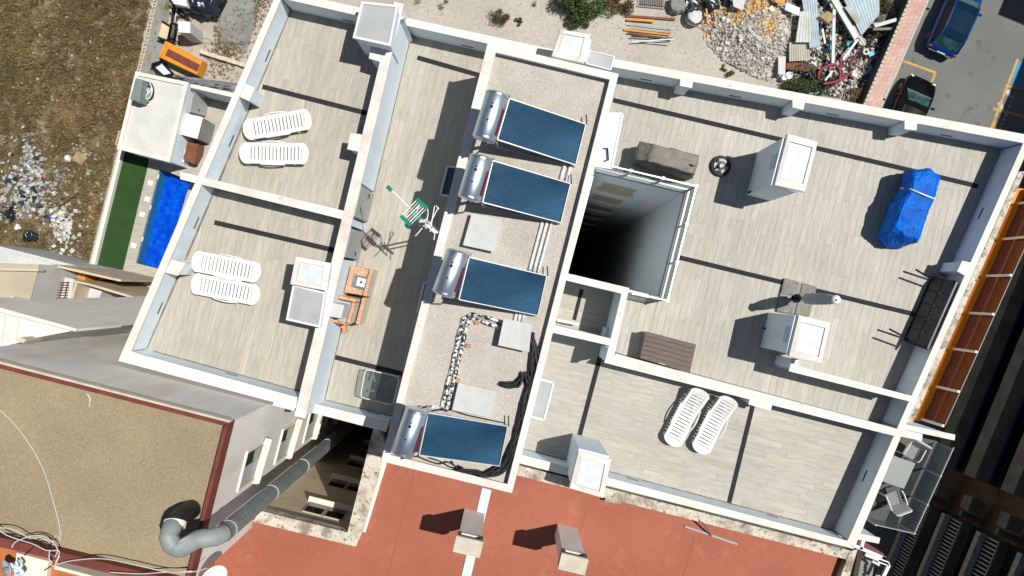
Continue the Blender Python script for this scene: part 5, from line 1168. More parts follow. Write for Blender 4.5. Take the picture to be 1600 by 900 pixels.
bush('small_shrub', 'tiny yellowish tuft at the foot of the rubble heap, left of the green tuft', 'shrub', 1130, 108, 5, 7, .25, 240, [(.2, .17, .07), (.13, .12, .05)], .035, clumps=4, seed=8)
bush('scrap_weeds', 'leafy green weeds growing against the white parapet under the bent maroon tubes', 'weeds', 1262, 134, 44, 17, .9, 5200, gc_ + [(.12, .13, .05)], .055, clumps=26, seed=9)
bush('dark_weeds', 'dark brown green weeds in the corner below the retaining wall', 'weeds', 1372, 12, 18, 13, .6, 1500, [(.05, .055, .02), (.11, .09, .04), (.03, .03, .015)], .05, clumps=10, seed=10)
bush('dark_weeds', 'dark shaded plants left of the retaining wall by the blue container', 'weeds', 1362, 56, 16, 16, .5, 1400, [(.035, .045, .018), (.05, .05, .02)], .05, clumps=10, seed=11)
m = MB()
for _ in range(2600):
    x, y = R.uniform(560, 1120), R.uniform(-20, 120)
    if noise.noise(Vector((x * .03, y * .03, 1))) < .0 and R.random() < .8: continue
    chunk(m, P(x, y, GZ + .0), R.uniform(.012, .05), R.choice([(.44, .39, .33), (.34, .30, .25), (.52, .48, .42), (.22, .18, .14)]))
tag(m.build('pebbles', 'multi'), 'small stones and crumbs scattered over the pale sandy ground', 'pebbles', kind='stuff')
m = MB()
for x, y, r_ in ((690, 12, 5), (652, 3, 6), (697, 3, 3), (835, 8, 3)):
    for _ in range(70): blade(m, P(x + R.gauss(0, r_ * .5), y + R.gauss(0, r_ * .5), GZ), R.uniform(.05, .2), .02, R.uniform(.04, .15), R.uniform(0, 6.3), R.choice([straw, olive, brown]))
for _ in range(1900):
    t = R.random(); x = 340 + t * 62 + R.gauss(0, 14); y = 95 - t * 110 + R.gauss(0, 22)
    if x < 335 + max(0, 60 - y) * .05 and y < 60 or x > 428 - y * .43: continue
    if 345 < x < 398 and y < 66 and R.random() < .93: continue
    for j in range(4): blade(m, P(x, y, GZ), R.uniform(.05, .2), .025, R.uniform(.04, .16), R.uniform(0, 6.3), R.choice([straw, olive, brown, (.2, .15, .04)]))
tag(m.build('yard_grass', 'grass'), 'dry grass tufts round the concrete patch and on the sand', 'grass', kind='stuff')

# rubble heap
def inpoly(x, y, q):
    c = False
    for i in range(len(q)):
        (x1, y1), (x2, y2) = q[i - 1], q[i]
        if (y1 > y) != (y2 > y) and x < (x2 - x1) * (y - y1) / (y2 - y1) + x1: c = not c
    return c
RP = [(1100, 62), (1094, 38), (1118, 16), (1140, -20), (1240, -20), (1246, 40), (1236, 96), (1222, 120), (1232, 130), (1196, 128), (1160, 110), (1128, 92), (1112, 78)]
m = MB(); hm = lambda x, y: max(0, 1.3 * math.exp(-((x - 1185) ** 2 / 4200 + (y - 40) ** 2 / 4200)))
bodyv = []; gx = 22
for j in range(gx + 1):
    for i in range(gx + 1):
        x, y = 1090 + i * 160 / gx, -25 + j * 160 / gx; bodyv.append(P(x, y, GZ + (hm(x, y) - .35 if inpoly(x, y, RP) else -.3)))
m.add(bodyv, [(j * (gx + 1) + i, j * (gx + 1) + i + 1, (j + 1) * (gx + 1) + i + 1, (j + 1) * (gx + 1) + i) for i in range(gx) for j in range(gx)], (.44, .41, .36))
greys = [(.52, .49, .44), (.45, .42, .38), (.60, .57, .52), (.38, .36, .32), (.66, .63, .58), (.50, .45, .38), (.34, .31, .28)]; n = 0
while n < 6500:
    x, y = R.uniform(1090, 1250), R.uniform(-22, 134)
    if not inpoly(x, y, RP): continue
    n += 1; o_f = y < 30 + noise.noise(Vector((x * .05, y * .05, 2))) * 26 and x < 1215 and y > -2 + (x - 1100) * .02 or (abs(x - 1203) < 14 and abs(y - 44) < 14) or x < 1112 and y < 62
    orange_ = o_f and noise.noise(Vector((x * .09, y * .09, 5))) > -.12
    col = R.choice([(.62, .40, .16), (.66, .30, .14), (.64, .52, .30), (.58, .46, .36), (.68, .42, .08)]) if orange_ else R.choice(greys)
    p = P(x, y, GZ + hm(x, y) - .33 + R.uniform(0, .10)); chunk(m, p, R.uniform(.04, .10) * (1.9 if R.random() < .07 else 1), col, .9)
for _ in range(150):
    x, y = R.uniform(1105, 1240), R.uniform(-20, 125)
    if not inpoly(x, y, RP): continue
    p = P(x, y, GZ + hm(x, y) - .22); c = R.choice(greys); a = R.uniform(0, 3.1)
    if R.random() < .6: m.box(p, (R.uniform(.2, .5), R.uniform(.12, .3), .07), a, R.uniform(-.5, .5), R.uniform(-.5, .5), c)
    else: m.bar(p, p + Vector((math.cos(a), math.sin(a), R.uniform(-.2, .3))) * R.uniform(.4, 1.1), .03, .03, R.choice([(.15, .12, .1), (.4, .3, .2), (.5, .5, .5)]))
tag(m.build('rubble_heap', 'multi'), 'heap of broken grey concrete with orange crumbs on the sandy ground', 'rubble', kind='stuff')
# smaller chunks all through the scrap area
m = MB()
for _ in range(2600):
    x, y = R.uniform(1236, 1372), R.uniform(-20, 150)
    if x > 1420 - (y) * .43 - 4: continue
    c = R.choice(greys + [(.05, .05, .06), (.03, .035, .05), (.55, .55, .55), (.12, .08, .05), (.06, .06, .04)])
    (chunk if R.random() < .6 else scrap)(m, P(x, y, GZ + R.uniform(0, .12)), R.uniform(.04, .15), c)
tag(m.build('scrap_litter', 'multi'), 'small debris covering the ground of the scrap heap', 'debris', kind='stuff')
sc_ = MB(); sc_.prism(px([(1232, -30), (1430, -30), (1352, 160), (1225, 140)], GZ + .02), GZ - .1, GZ + .02); struct(sc_.build('scrap_ground', mat('dark_dirt', (.10, .085, .07), (.28, .25, .21), 2.5, .45, .65, .95, fine=.4, fscale=9)))
def corr(lab, q, z, m, n, tilt=0):
    t = thing('corrugated_sheet', lab, 'corrugated sheet', P(*q[0], GZ)); w_ = [P(q[i][0], q[i][1], z + (tilt if i in (0, 3) else 0)) for i in range(4)]
    vs = []; fs = []; N_ = n * 4
    for i in range(N_ + 1):
        u = i / N_; h = math.sin(u * n * math.tau) * .022
        for v_ in (0, 1): vs.append(bil(w_, u, v_) + Vector((0, 0, h)))
        for v_ in (0, 1): vs.append(bil(w_, u, v_) + Vector((0, 0, h - .012)))
    for i in range(N_): a = i * 4; fs += [(a, a + 4, a + 5, a + 1), (a + 2, a + 3, a + 7, a + 6), (a, a + 2, a + 6, a + 4), (a + 1, a + 5, a + 7, a + 3)]
    fs += [(0, 1, 3, 2), (N_ * 4, N_ * 4 + 2, N_ * 4 + 3, N_ * 4 + 1)]
    MB().add(vs, fs).build('sheet', m, t)
corr('long blue grey corrugated sheet at the right edge of the rubble', [(1251, -14), (1276, -14), (1281, 73), (1265, 75)], GZ + .9, 'corr', 6)
corr('pale translucent corrugated sheet overlapping the long blue grey one', [(1250, 18), (1267, 16), (1268, 66), (1243, 66)], GZ + 1.0, 'corrw', 5)
corr('short ribbed beige sheet below the pale translucent one', [(1233, 66), (1265, 65), (1266, 94), (1233, 96)], GZ + .7, 'corrb', 9)
corr('large pale grey corrugated sheet at the top by the dark weeds', [(1311, -16), (1374, -16), (1374, 22), (1346, 56)], GZ + .8, 'corr', 10)
corr('cream ribbed strip lying on the large pale sheet', [(1319, 11), (1333, 8), (1347, 33), (1338, 38)], GZ + .95, 'corrw', 5)
def item(nm, lab, cat, build):
    t = thing(nm, lab, cat, P(*build[0], GZ)); return t
for lab, p, q, wd, m_ in (('grey channel beam standing out lengthwise in the middle of the scrap heap', (1303, 15), (1301, 101), .17, 'greybeam'), ('long slanting grey beam crossing the large pale sheet', (1296, -10), (1337, 60), .28, 'greybeam'), ('slanting cream beam parallel to the grey slanting one', (1303, -8), (1351, 71), .13, 'block'),
                          ('white pole pointing from the bent maroon tubes to the upper right', (1316, 94), (1340, 62), .13, 'pipewhite'), ('pale diagonal tube beside the dark weeds', (1366, 41), (1400, 31), .2, 'concplate'), ('greenish tube just under the pale diagonal tube', (1364, 46), (1394, 45), .14, 'concdark'),
                          ('thin grey rod left of the channel beam', (1285, 45), (1289, 68), .1, 'greybeam'), ('cream stick through the maroon tube loop', (1289, 126), (1304, 107), .1, 'cream'), ('thin dark rod above the buckets', (1316, 60), (1325, 48), .05, 'darkmetal')):
    t = thing('scrap_beam', lab, 'beam', P(*p, GZ)); z_ = GZ + R.uniform(.7, 1.0); MB().bar(P(*p, z_), P(*q, z_ - .1), wd, wd * .6).build('beam', m_, t)
for lab, q, z_, m_ in (('rusty brown board across the foot of the scrap heap', [(1229, 96), (1280, 101), (1278, 114), (1228, 108)], .45, 'rust'), ('upright white board against the rubble near the parapet', [(1216, 88), (1228, 88), (1227, 117), (1216, 116)], .6, 'concplate'),
                       ('small white board at the top right of the rubble', [(1229, 4), (1250, 12), (1249, 25), (1226, 15)], 1.1, 'canopy'), ('orange board at the top edge above the white board', [(1210, -6), (1228, -4), (1226, 6), (1212, 4)], 1.2, 'orange'), ('grey concrete slab fragment on the orange crumbs', [(1144, -8), (1166, -4), (1160, 16), (1146, 10)], 1.1, 'concplate')):
    t = thing('board', lab, 'board', P(*q[0], GZ)); MB().prism(px(q, GZ + z_), GZ + z_ - .06, GZ + z_).build('board', m_, t, bevel=.01)
cbx = thing('cardboard_box', 'flattened tan cardboard box between the corrugated sheets and the channel beam', 'cardboard box', P(1292, 27, GZ))
MB().prism(px([(1281, 25), (1294, 17), (1306, 25), (1295, 37)], GZ + 1.2), GZ + .9, GZ + 1.2).build('box', 'cardboard', cbx)
for x, y, r_, m_, lab in ((1296, 63, .17, 'bucketwhite', 'white bucket above the cyan one beside the channel beam'), (1295, 77, .19, 'cyan', 'bright cyan bucket left of the channel beam'), (1323, 72, .18, 'teal', 'teal green bucket right of the channel beam'), (1342, 69, .19, 'bucketwhite', 'pale blue white bucket at the upper end of the white pole'),
                          (1331, 118, .18, 'bucketwhite', 'white bucket below the right end of the maroon tubes'), (1229, 121, .2, 'bucketwhite', 'round white tub in the weeds near the white upright board'), (1222, 124, .16, 'canopy', 'pale tub half hidden behind the round white tub')):
    t = thing('bucket', lab, 'bucket', P(x, y, GZ)); MB().lathe(P(x, y, GZ), [(r_ * .8, 0), (r_, .42), (r_ * 1.06, .43), (r_ * 1.06, .45), (r_ * .92, .45), (r_ * .88, .40)], 20).build('pail', m_, t, smooth=False)
    MB().tube([P(x, y, GZ) + Vector((r_ * math.cos(a), r_ * math.sin(a) * .5, .46)) for a in (0, .8, 1.6, 2.4, 3.1)], .012, 5).build('handle', 'steel', t)
t = thing('pipe_roll', 'cream ring shaped roll beside the blue container', 'roll', P(1353, 81, GZ)); MB().tube([P(1353, 81, GZ + .6) + Vector((.14 * math.cos(a * math.tau / 16), .14 * math.sin(a * math.tau / 16), 0)) for a in range(17)], .05, 8, False).build('ring', 'cream', t, smooth=True); MB().tube([P(1346, 84, GZ + .1), P(1352, 81, GZ + .5)], .2, 12).build('core', 'concdark', t)
t = thing('blue_container', 'small cobalt blue container below the retaining wall', 'container', P(1361, 84, GZ)); MB().box(P(1361, 84, GZ + .3), (.34, .3, .35), .4).build('tub', 'cobalt', t, bevel=.04)
MB().box(P(1361, 84, GZ + .49), (.3, .26, .03), .4).build('lid', 'cyan', t)
mt_ = thing('bent_tube_frame', 'bent maroon tube frame lying over the weeds at the foot of the scrap heap', 'tube frame', P(1300, 115, GZ))
for pts in ([(1279, 124), (1280, 112), (1290, 104), (1302, 101), (1310, 106), (1313, 116), (1311, 125)], [(1286, 131), (1300, 129), (1314, 124), (1327, 114)], [(1311, 107), (1314, 100), (1312, 93), (1316, 90)], [(1327, 100), (1333, 93), (1338, 86)], [(1311, 125), (1322, 118), (1330, 112)]):
    MB().tube(smoothpts([P(x, y, GZ + .95) for x, y in pts], 5), .085, 8).build('tube', 'maroontube', mt_, smooth=True)
bk = thing('old_bicycle', 'dark old bicycle half buried in the weeds left of the maroon tubes', 'bicycle', P(1258, 112, GZ))
for x, y, r_ in ((1259, 108, .40), (1275, 128, .36)):
    w_ = MB().tube([P(x, y, GZ + .8) + Vector((r_ * math.cos(a * math.tau / 24), r_ * math.sin(a * math.tau / 24) * .9, .05 * math.sin(a))) for a in range(25)], .022, 6, False).build('wheel', 'darkmetal', bk)
    s_ = MB()
    for a in range(8): s_.tube([P(x, y, GZ + .8), P(x, y, GZ + .8) + Vector((r_ * math.cos(a * .785), r_ * math.sin(a * .785) * .9, 0))], .006, 4)
    s_.build('spokes', 'steel', w_)
for p, q in (((1259, 108), (1268, 118)), ((1268, 118), (1275, 128)), ((1268, 118), (1273, 108)), ((1259, 108), (1270, 101)), ((1273, 108), (1275, 128)), ((1268, 96), (1276, 103))): MB().tube([P(*p, GZ + .84), P(*q, GZ + .84)], .022, 6).build('frame_tube', 'steel' if p[1] < 100 else 'darkmetal', bk)
mg = thing('metal_grate', 'dark metal bar grate leaning at the foot of the retaining wall', 'grate', P(1338, 148, GZ))
for k in range(6): MB().bar(P(1325 + k * 4.2, 165, GZ + .5), P(1333 + k * 4.2, 137, GZ + .6), .05, .04).build('bar', 'rust', mg)
for k in range(3): MB().bar(P(1328 + k * 3, 160 - k * 9, GZ + .55), P(1353 + k * 3, 165 - k * 9, GZ + .55), .05, .03).build('cross_bar', 'rust', mg)
# sticks, boards and bags left of the rubble
for k, (p, q, wd, m_, lab) in enumerate((((978, 25), (1055, 30), .12, 'wood', 'long red brown plank, topmost of the loose pile on the sand'), ((980, 30), (1022, 33), .14, 'orange', 'short orange plank just under the red brown one'), ((983, 37), (1054, 45), .06, 'greybeam', 'thin grey pipe, upper of the loose pile'), ((985, 42), (1050, 50), .06, 'greybeam', 'thin grey pipe just beneath the upper grey pipe'),
                                      ((975, 46), (1047, 54), .13, 'orange', 'long orange plank in the middle of the loose pile'), ((981, 51), (1035, 59), .08, 'rust', 'brown stick crossing under the long orange plank'), ((986, 57), (1052, 60), .07, 'darkmetal', 'dark stick near the lower side of the loose pile'), ((988, 65), (1053, 61), .06, 'pipewhite', 'white pipe crossing the dark stick'), ((1000, 66), (1044, 70), .06, 'greybeam', 'lowest grey pipe of the loose pile'), ((1092, -10), (1096, 28), .09, 'rust', 'brown stick upright at the left of the black bags'), ((1101, -10), (1106, 34), .1, 'orange', 'orange stick between the black bags'), ((1109, -10), (1117, 32), .08, 'wood', 'slim brown stick beside the orange one'), ((1122, -10), (1124, 28), .06, 'cardboard', 'tan stick in front of the right black bag'))):
    t = thing('loose_stick', lab, 'plank', P(*p, GZ)); z_ = GZ + .1 + k % 4 * .08; MB().bar(P(*p, z_), P(*q, z_ + .04), wd, wd * .6).build('stick', m_, t)
for x, y, r_, m_, lab in ((1083, 30, .48, 'concplate', 'open sack of white rubble at the left end of the rubble heap'), (1078, 12, .5, 'blacktarp', 'black sack behind the open white rubble sack'), (1110, 6, .5, 'blacktarp', 'black sack between the sticks at the top edge'), (1138, 4, .55, 'blacktarp', 'rightmost black sack at the top edge'), (1056, 12, .5, 'slabgrey', 'grey green sack right above the plank pile')):
    t = thing('sack', lab, 'sack', P(x, y, GZ)); p = P(x, y, GZ)
    cloth('sack', [[p + Vector((r_ * k_ * math.cos(j * math.tau / 8), r_ * k_ * math.sin(j * math.tau / 8), z_)) for j in range(8)] for k_, z_ in ((.85, 0), (1.05, .3), (.9, .55))], m_, t, .1, 1, x)
    if r_ == .48: MB().tube([p + Vector((.47 * math.cos(a * math.tau / 20), .47 * math.sin(a * math.tau / 20), .55)) for a in range(21)], .05, 6, False).build('rim', 'black', t)
gk = thing('metal_rack', 'ribbed metal rack at the top edge left of the sacks', 'rack', P(1020, 2, GZ))
for k in range(14): MB().bar(P(1001 + k * 3, -6, GZ + .3), P(1000 + k * 3, 7 + k * .3, GZ + .3), .03, .03).build('bar', 'darkmetal', gk)
MB().bar(P(999, 7, GZ + .3), P(1042, 11, GZ + .3), .05, .05).build('rail', 'darkmetal', gk)

# ------------------------------------------------------------------ cars
def car(lab, paintm, roofm, px0, py0, L_, W_, Hh, suv):
    p0 = P(px0, py0, YZ); t = thing('parked_car', lab, 'car', p0, 'cars parked at the pink pavement', rad(66.2))
    t.rotation_euler = (0, 0, 0)
    # body: stations along x (front positive), cross sections of half width / height
    st = [(-.5, .70, .40, .62), (-.485, .86, .26, .80), (-.44, .95, .20, .92), (-.30, 1.0, .18, .96), (0, 1.0, .18, .95), (.26, 1.0, .18, .93), (.36, .98, .18, .86), (.44, .92, .20, .78), (.485, .80, .26, .68), (.5, .62, .38, .58)]
    m = MB(); vs = []; n = 12
    for x, wd, z0, z1 in st:
        hw, zl, zh = W_ / 2 * wd, z0, z1 * (1.08 if suv else 1)
        vs += [Vector((x * L_, y * hw, z)) for y, z in ((-.82, zl), (-.98, zl + .1), (-1, (zl + zh) / 2), (-.97, zh - .08), (-.84, zh), (-.4, zh + .03), (.4, zh + .03), (.84, zh), (.97, zh - .08), (1, (zl + zh) / 2), (.98, zl + .1), (.82, zl))]
    fs = [(i * n + j, (i + 1) * n + j, (i + 1) * n + (j + 1) % n, i * n + (j + 1) % n) for i in range(len(st) - 1) for j in range(n)] + [tuple(range(n)), tuple(range((len(st)) * n - 1, (len(st) - 1) * n - 1, -1))]
    rz = Matrix.Rotation(rad(66.2), 4, 'Z'); tr = lambda v: p0 + rz @ v
    def mk(mb, nm, m_, par=t, **kw):
        mb.v = [tuple(tr(Vector(v))) for v in mb.v]; return mb.build(nm, m_, par, **kw)
    body = mk(MB().add(vs, fs), 'body', paintm, smooth=True)
    gh = Hh; zb = .94 if not suv else 1.0
    cab = [(-.455, .80, zb), (-.36, .74, gh - .12), (-.26, .72, gh), (.02, .73, gh + .02), (.13, .72, gh - .06), (.285, .80, zb)] if suv else [(-.40, .80, zb), (-.27, .70, gh - .08), (-.15, .69, gh), (.0, .69, gh), (.08, .69, gh - .05), (.25, .82, zb)]
    # glasshouse: sides and front as glass, roof as painted skin
    def sec(c, drop=0): x, wd, z = c; return Vector((x * L_, -W_ / 2 * wd, z - drop)), Vector((x * L_, W_ / 2 * wd, z - drop))
    low = [(x, .90, zb - .03) for x, wd, z in cab]
    m = MB(); A = [sec(c) for c in cab]; Bm = [sec(c) for c in low]; vv = [v for a in A for v in a] + [v for a in Bm for v in a]; k = len(cab); ff = []; sf_ = MB(); sg_ = MB()
    for i in range(k - 1):
        a, b = 2 * i, 2 * i + 2; ff += [(a, a + 1, b + 1, b)]; sf_.add([vv[a], vv[b], vv[2 * k + b], vv[2 * k + a]], [(0, 1, 2, 3)]); sg_.add([vv[a + 1], vv[2 * k + a + 1], vv[2 * k + b + 1], vv[b + 1]], [(0, 1, 2, 3)])
    mk(MB().add(vv, ff), 'windscreen', 'carglass'); mk(sf_, 'side_window', 'sideglass'); mk(sg_, 'side_window', 'sideglass')
    m = MB(); r0, r1 = (1, 4) if suv else (1, 4); prev = None
    for i in range(r0, r1):
        a, b = cab[i], cab[i + 1]; up = Vector((0, 0, .018)); A0, A1 = sec(a); B0, B1 = sec(b)
        c0, c1 = A0 + (A1 - A0) * .5 + Vector((0, 0, .05)), B0 + (B1 - B0) * .5 + Vector((0, 0, .05))
        m.add([A0 + up, c0 + up, c1 + up, B0 + up, A1 + up, B1 + up], [(0, 3, 2, 1), (1, 2, 5, 4)])
    mk(m, 'roof', roofm, smooth=True)
    for s in (-1, 1):
        m = MB()
        for i in range(k - 1): a, b = sec(cab[i])[(s + 1) // 2], sec(cab[i + 1])[(s + 1) // 2]; m.bar(a + Vector((0, 0, .01)), b + Vector((0, 0, .01)), .07, .04)
        mk(m, 'roof_rail', paintm)
        m = MB(); a = Vector((.13 * L_, s * W_ * .50, zb + .02)); m.box(a + Vector((0, s * .09, .04)), (.12, .20, .14), 0); mk(m, 'mirror', paintm, bevel=.03)
        for xx in (-.31, .31):
            c = Vector((xx * L_, s * (W_ / 2 - .10), .33)); w_ = mk(MB().tube([c - Vector((0, .1 * 1, 0)), c + Vector((0, .1, 0))], .33, 20), 'wheel', 'tyre'); mk(MB().tube([c + Vector((0, s * .09, 0)), c + Vector((0, s * .112, 0))], .21, 14), 'rim', 'rim', w_)
        m = MB(); m.box((.468 * L_, s * W_ * .35, .69 * (1.08 if suv else 1)), (.10, .24, .10), s * -.45); mk(m, 'headlight', 'lamp', bevel=.03)
        m = MB(); m.box((-.475 * L_, s * W_ * .38, .80), (.10, .26, .18), s * .3); mk(m, 'tail_light', 'lamp' if not suv else 'maroontube', bevel=.03)
        mk(MB().bar(Vector((.20 * L_, s * .3 - .1, zb + .12)), Vector((.20 * L_, s * .3 + .3, zb + .16)), .02, .02), 'wiper', 'black')
    mk(MB().bar(Vector((-.502 * L_, -W_ * .36, .62)), Vector((-.502 * L_, W_ * .36, .62)), .03, .03), 'bumper_trim', 'lid')
    mk(MB().box((-.506 * L_, 0, .72), (.03, .48, .12)), 'number_plate', 'plastic')
    m = MB(); m.bar(Vector((.25 * L_, -W_ * .40, zb)), Vector((.25 * L_, W_ * .40, zb)), .10, .05); mk(m, 'cowl', 'black')
    return t
car('blue sport utility car parked facing up beside the pink pavement', 'carblue', 'carblueroof', 1482, 36, 4.15, 1.86, 1.6, True)
car('black car parked behind the blue one, half hidden by the white parapet', 'carblack', 'carblack', 1411, 179, 4.1, 1.84, 1.42, False)

# ------------------------------------------------------------------ balconies on the street side of our block
bz = -1.3
tb_ = thing('terracotta_balcony', 'orange tiled balcony with bronze glass balustrade outside the right parapet', 'balcony', P(1540, 450, bz))
bqx = px([(1568, 290), (1606, 296), (1443, 658), (1402, 658)], bz)
MB().prism(bqx, bz - .3, bz - .01).build('slab', 'plaster', tb_)
for i in range(24):
    for j in range(3):
        q = [bil([bqx[0], bqx[1], bqx[2], bqx[3]], (j + a) / 3, (i + b) / 24) for a, b in ((.01, .01), (.99, .01), (.99, .99), (.01, .99))]
        MB().prism(q, bz - .02, bz).build('floor_tile', 'terra', tb_)
ob, oe = P(1606, 296, bz), P(1443, 658, bz); yy = [318, 373.7, 431, 489, 545, 604, 655]
pt_ = lambda y: lerp(ob, oe, (y - 296) / 362)
MB().bar(ob + Vector((0, 0, .23)), oe + Vector((0, 0, .23)), .08, .46).build('low_wall', 'terradark', tb_)
for i, y in enumerate(yy):
    p = pt_(y); MB().bar(p + Vector((-.06, 0, 0)), p + Vector((-.06, 0, 1.12)), .07, .07).build('post', 'cream', tb_)
    if i: q = pt_(yy[i - 1]); a, b = lerp(p, q, .04), lerp(p, q, .96); MB().bar(a + Vector((0, 0, .78)), b + Vector((0, 0, .78)), .014, .62).build('glass_pane', 'bronze', tb_); MB().bar(p + Vector((0, 0, 1.10)), q + Vector((0, 0, 1.10)), .012, .02).build('top_edge', 'lid', tb_)
gbz = -2.9
gb = thing('street_balcony', 'shaded balcony with glass balustrade outside the lower right terrace', 'balcony', P(1420, 750, gbz))
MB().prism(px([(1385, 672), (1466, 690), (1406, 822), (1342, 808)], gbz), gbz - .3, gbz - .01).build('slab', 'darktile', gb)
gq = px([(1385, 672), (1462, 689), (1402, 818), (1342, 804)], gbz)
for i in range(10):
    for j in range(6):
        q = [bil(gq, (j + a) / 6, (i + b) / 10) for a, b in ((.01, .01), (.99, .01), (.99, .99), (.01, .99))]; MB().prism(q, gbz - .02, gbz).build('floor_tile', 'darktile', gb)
p0_, p1_, p2_ = P(1462, 689, gbz), P(1403, 818, gbz), P(1345, 805, gbz)
for a, b, n_ in ((p0_, p1_, 3), (p1_, p2_, 1)):
    MB().bar(a + Vector((0, 0, 1.02)), b + Vector((0, 0, 1.02)), .02, .025).build('top_rail', 'lid', gb)
    for k in range(n_):
        q, r_ = lerp(a, b, (k + .03) / n_), lerp(a, b, (k + .97) / n_); MB().bar(q + Vector((0, 0, .52)), r_ + Vector((0, 0, .52)), .012, .9).build('glass_pane', 'glass', gb)
        MB().bar(lerp(a, b, (k + 1) / n_), lerp(a, b, (k + 1) / n_) + Vector((0, 0, 1.04)), .05, .05).build('post', 'lid', gb)
bt_ = thing('balcony_table', 'square grey table on the shaded street balcony between two chairs', 'table', P(1404, 738, gbz)); tz = gbz + .74
tq = px([(1396, 712), (1430.7, 724), (1412.7, 764), (1378, 752)], tz); MB().prism(tq, tz - .03, tz).build('table_top', 'tabletop', bt_, bevel=.008)
for i in range(4): p = lerp(tq[i], sum(tq, Vector()) / 4, .12); MB().bar(Vector((p.x, p.y, gbz)), Vector((p.x, p.y, tz - .03)), .05, .05).build('leg', 'lid', bt_)
def bchair(lab, x, y, a):
    t = thing('balcony_chair', lab, 'chair', P(x, y, gbz), 'chairs on the street balcony'); mt = Matrix.Translation(P(x, y, gbz)) @ Matrix.Rotation(a, 4, 'Z'); T = lambda *v: mt @ Vector(v)
    for k in range(7): MB().hexa([T(-.21 + k * .06, -.22, .42), T(-.16 + k * .06, -.22, .42), T(-.16 + k * .06, .22, .42), T(-.21 + k * .06, .22, .42)], [T(-.21 + k * .06, -.22, .44), T(-.16 + k * .06, -.22, .44), T(-.16 + k * .06, .22, .44), T(-.21 + k * .06, .22, .44)]).build('seat_slat', 'chairgrey', t)
    MB().hexa([T(-.22, -.22, .45), T(-.20, -.22, .45), T(-.20, .22, .45), T(-.22, .22, .45)], [T(-.36, -.23, .88), T(-.33, -.23, .88), T(-.33, .23, .88), T(-.36, .23, .88)]).build('backrest', 'lid', t)
    MB().tube([T(-.35, -.25, .87), T(-.37, -.2, .91), T(-.37, .2, .91), T(-.35, .25, .87)], .018, 6).build('back_frame', 'whitemetal', t)
    for s in (-1, 1):
        MB().tube([T(.2, s * .25, 0), T(.2, s * .26, .62), T(.1, s * .27, .66), T(-.25, s * .26, .66)], .018, 6).build('arm', 'whitemetal', t); MB().tube([T(-.28, s * .24, 0), T(-.22, s * .24, .44), T(-.35, s * .24, .88)], .018, 6).build('leg', 'whitemetal', t)
bchair('slatted grey chair above the grey table on the shaded street balcony', 1413, 701, rad(-120)); bchair('slatted grey chair below the grey table on the shaded street balcony', 1386, 773, rad(110))
sm = thing('street_awning', 'maroon awning with white frame under the lower right corner of the block', 'awning', P(1355, 860, -3))
MB().hexa([P(1334, 846, -2.6), P(1344, 842, -2.6), P(1382, 866, -3.1), P(1372, 872, -3.1)], [P(1334, 846, -2.57), P(1344, 842, -2.57), P(1382, 866, -3.07), P(1372, 872, -3.07)]).build('cloth', mat('awning_maroon', (.22, .06, .08), rough=.8), sm)
for p, q in (((1332, 851), (1384, 873)), ((1349, 843), (1345, 858)), ((1372, 876), (1389, 882)), ((1389, 882), (1378, 905)), ((1352, 866), (1388, 880)), ((1384, 873), (1378, 870))): MB().bar(P(*p, -2.4), P(*q, -2.4), .1, .06).build('frame_bar', 'whitemetal', sm)
MB().prism(px([(1348, 862), (1368, 872), (1360, 915), (1338, 915)], -2.9), -3.2, -2.9).build('grey_board', 'slabgrey', sm)
for k in range(7): MB().tube([P(1366 + R.uniform(-3, 6), 872 + k * 5, -2.5), P(1372 + R.uniform(-3, 6), 878 + k * 5, -2.4)], .05, 6).build('coil', R.choice(['black', 'whitemetal']), sm)

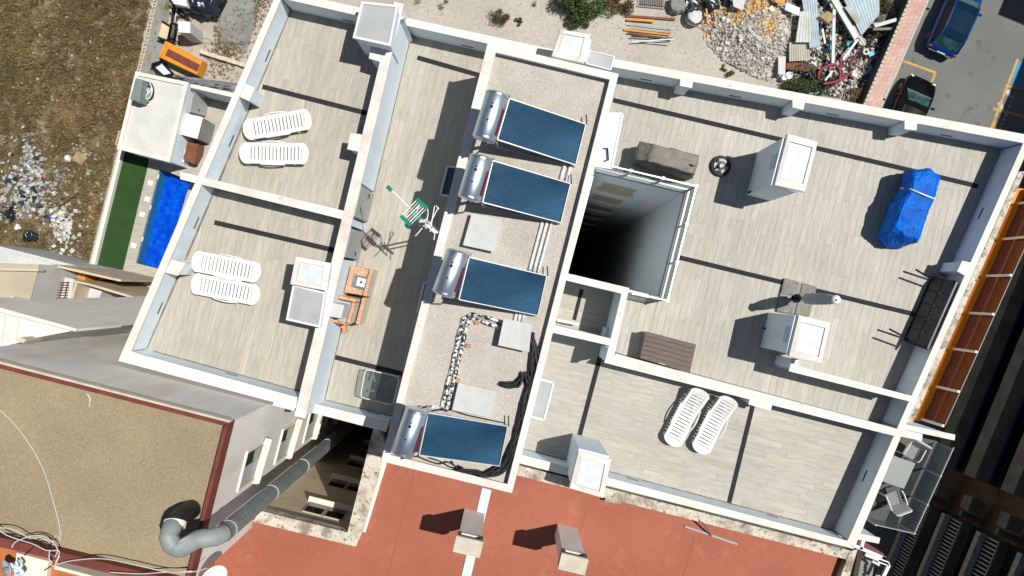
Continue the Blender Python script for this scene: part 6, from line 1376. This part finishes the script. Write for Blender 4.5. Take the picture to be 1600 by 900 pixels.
# ------------------------------------------------------------------ block of flats across the street
OB = thing('opposite_building', 'dark shaded block of flats with stacked balconies across the street', 'building', (26, -6, YZ))
un = Vector((.925, -.38, 0)); ut = Vector((.38, .925, 0))      # outwards from us / along the facade towards the top of the picture
def Q(n_, t_, z): v = un * n_ + ut * t_; return Vector((v.x, v.y, z))
def pxn(x, y, z): v = P(x, y, z); return v.dot(un), v.dot(ut)
def fbox(n0, n1, t0, t1, z0, z1, nm, m, par=None): return MB().prism([Q(n0, t0, 0), Q(n1, t0, 0), Q(n1, t1, 0), Q(n0, t1, 0)], z0, z1).build(nm, m, par or OB)
TT = pxn(1600, 250, -16)[1]
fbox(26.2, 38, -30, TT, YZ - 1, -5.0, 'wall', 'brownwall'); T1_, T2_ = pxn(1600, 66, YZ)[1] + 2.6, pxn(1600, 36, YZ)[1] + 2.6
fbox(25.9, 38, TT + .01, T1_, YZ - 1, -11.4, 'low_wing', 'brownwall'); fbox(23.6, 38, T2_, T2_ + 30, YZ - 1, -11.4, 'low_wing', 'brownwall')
tS, tM = pxn(1480, 730, -18)[1], pxn(1480, 735, -18)[1]
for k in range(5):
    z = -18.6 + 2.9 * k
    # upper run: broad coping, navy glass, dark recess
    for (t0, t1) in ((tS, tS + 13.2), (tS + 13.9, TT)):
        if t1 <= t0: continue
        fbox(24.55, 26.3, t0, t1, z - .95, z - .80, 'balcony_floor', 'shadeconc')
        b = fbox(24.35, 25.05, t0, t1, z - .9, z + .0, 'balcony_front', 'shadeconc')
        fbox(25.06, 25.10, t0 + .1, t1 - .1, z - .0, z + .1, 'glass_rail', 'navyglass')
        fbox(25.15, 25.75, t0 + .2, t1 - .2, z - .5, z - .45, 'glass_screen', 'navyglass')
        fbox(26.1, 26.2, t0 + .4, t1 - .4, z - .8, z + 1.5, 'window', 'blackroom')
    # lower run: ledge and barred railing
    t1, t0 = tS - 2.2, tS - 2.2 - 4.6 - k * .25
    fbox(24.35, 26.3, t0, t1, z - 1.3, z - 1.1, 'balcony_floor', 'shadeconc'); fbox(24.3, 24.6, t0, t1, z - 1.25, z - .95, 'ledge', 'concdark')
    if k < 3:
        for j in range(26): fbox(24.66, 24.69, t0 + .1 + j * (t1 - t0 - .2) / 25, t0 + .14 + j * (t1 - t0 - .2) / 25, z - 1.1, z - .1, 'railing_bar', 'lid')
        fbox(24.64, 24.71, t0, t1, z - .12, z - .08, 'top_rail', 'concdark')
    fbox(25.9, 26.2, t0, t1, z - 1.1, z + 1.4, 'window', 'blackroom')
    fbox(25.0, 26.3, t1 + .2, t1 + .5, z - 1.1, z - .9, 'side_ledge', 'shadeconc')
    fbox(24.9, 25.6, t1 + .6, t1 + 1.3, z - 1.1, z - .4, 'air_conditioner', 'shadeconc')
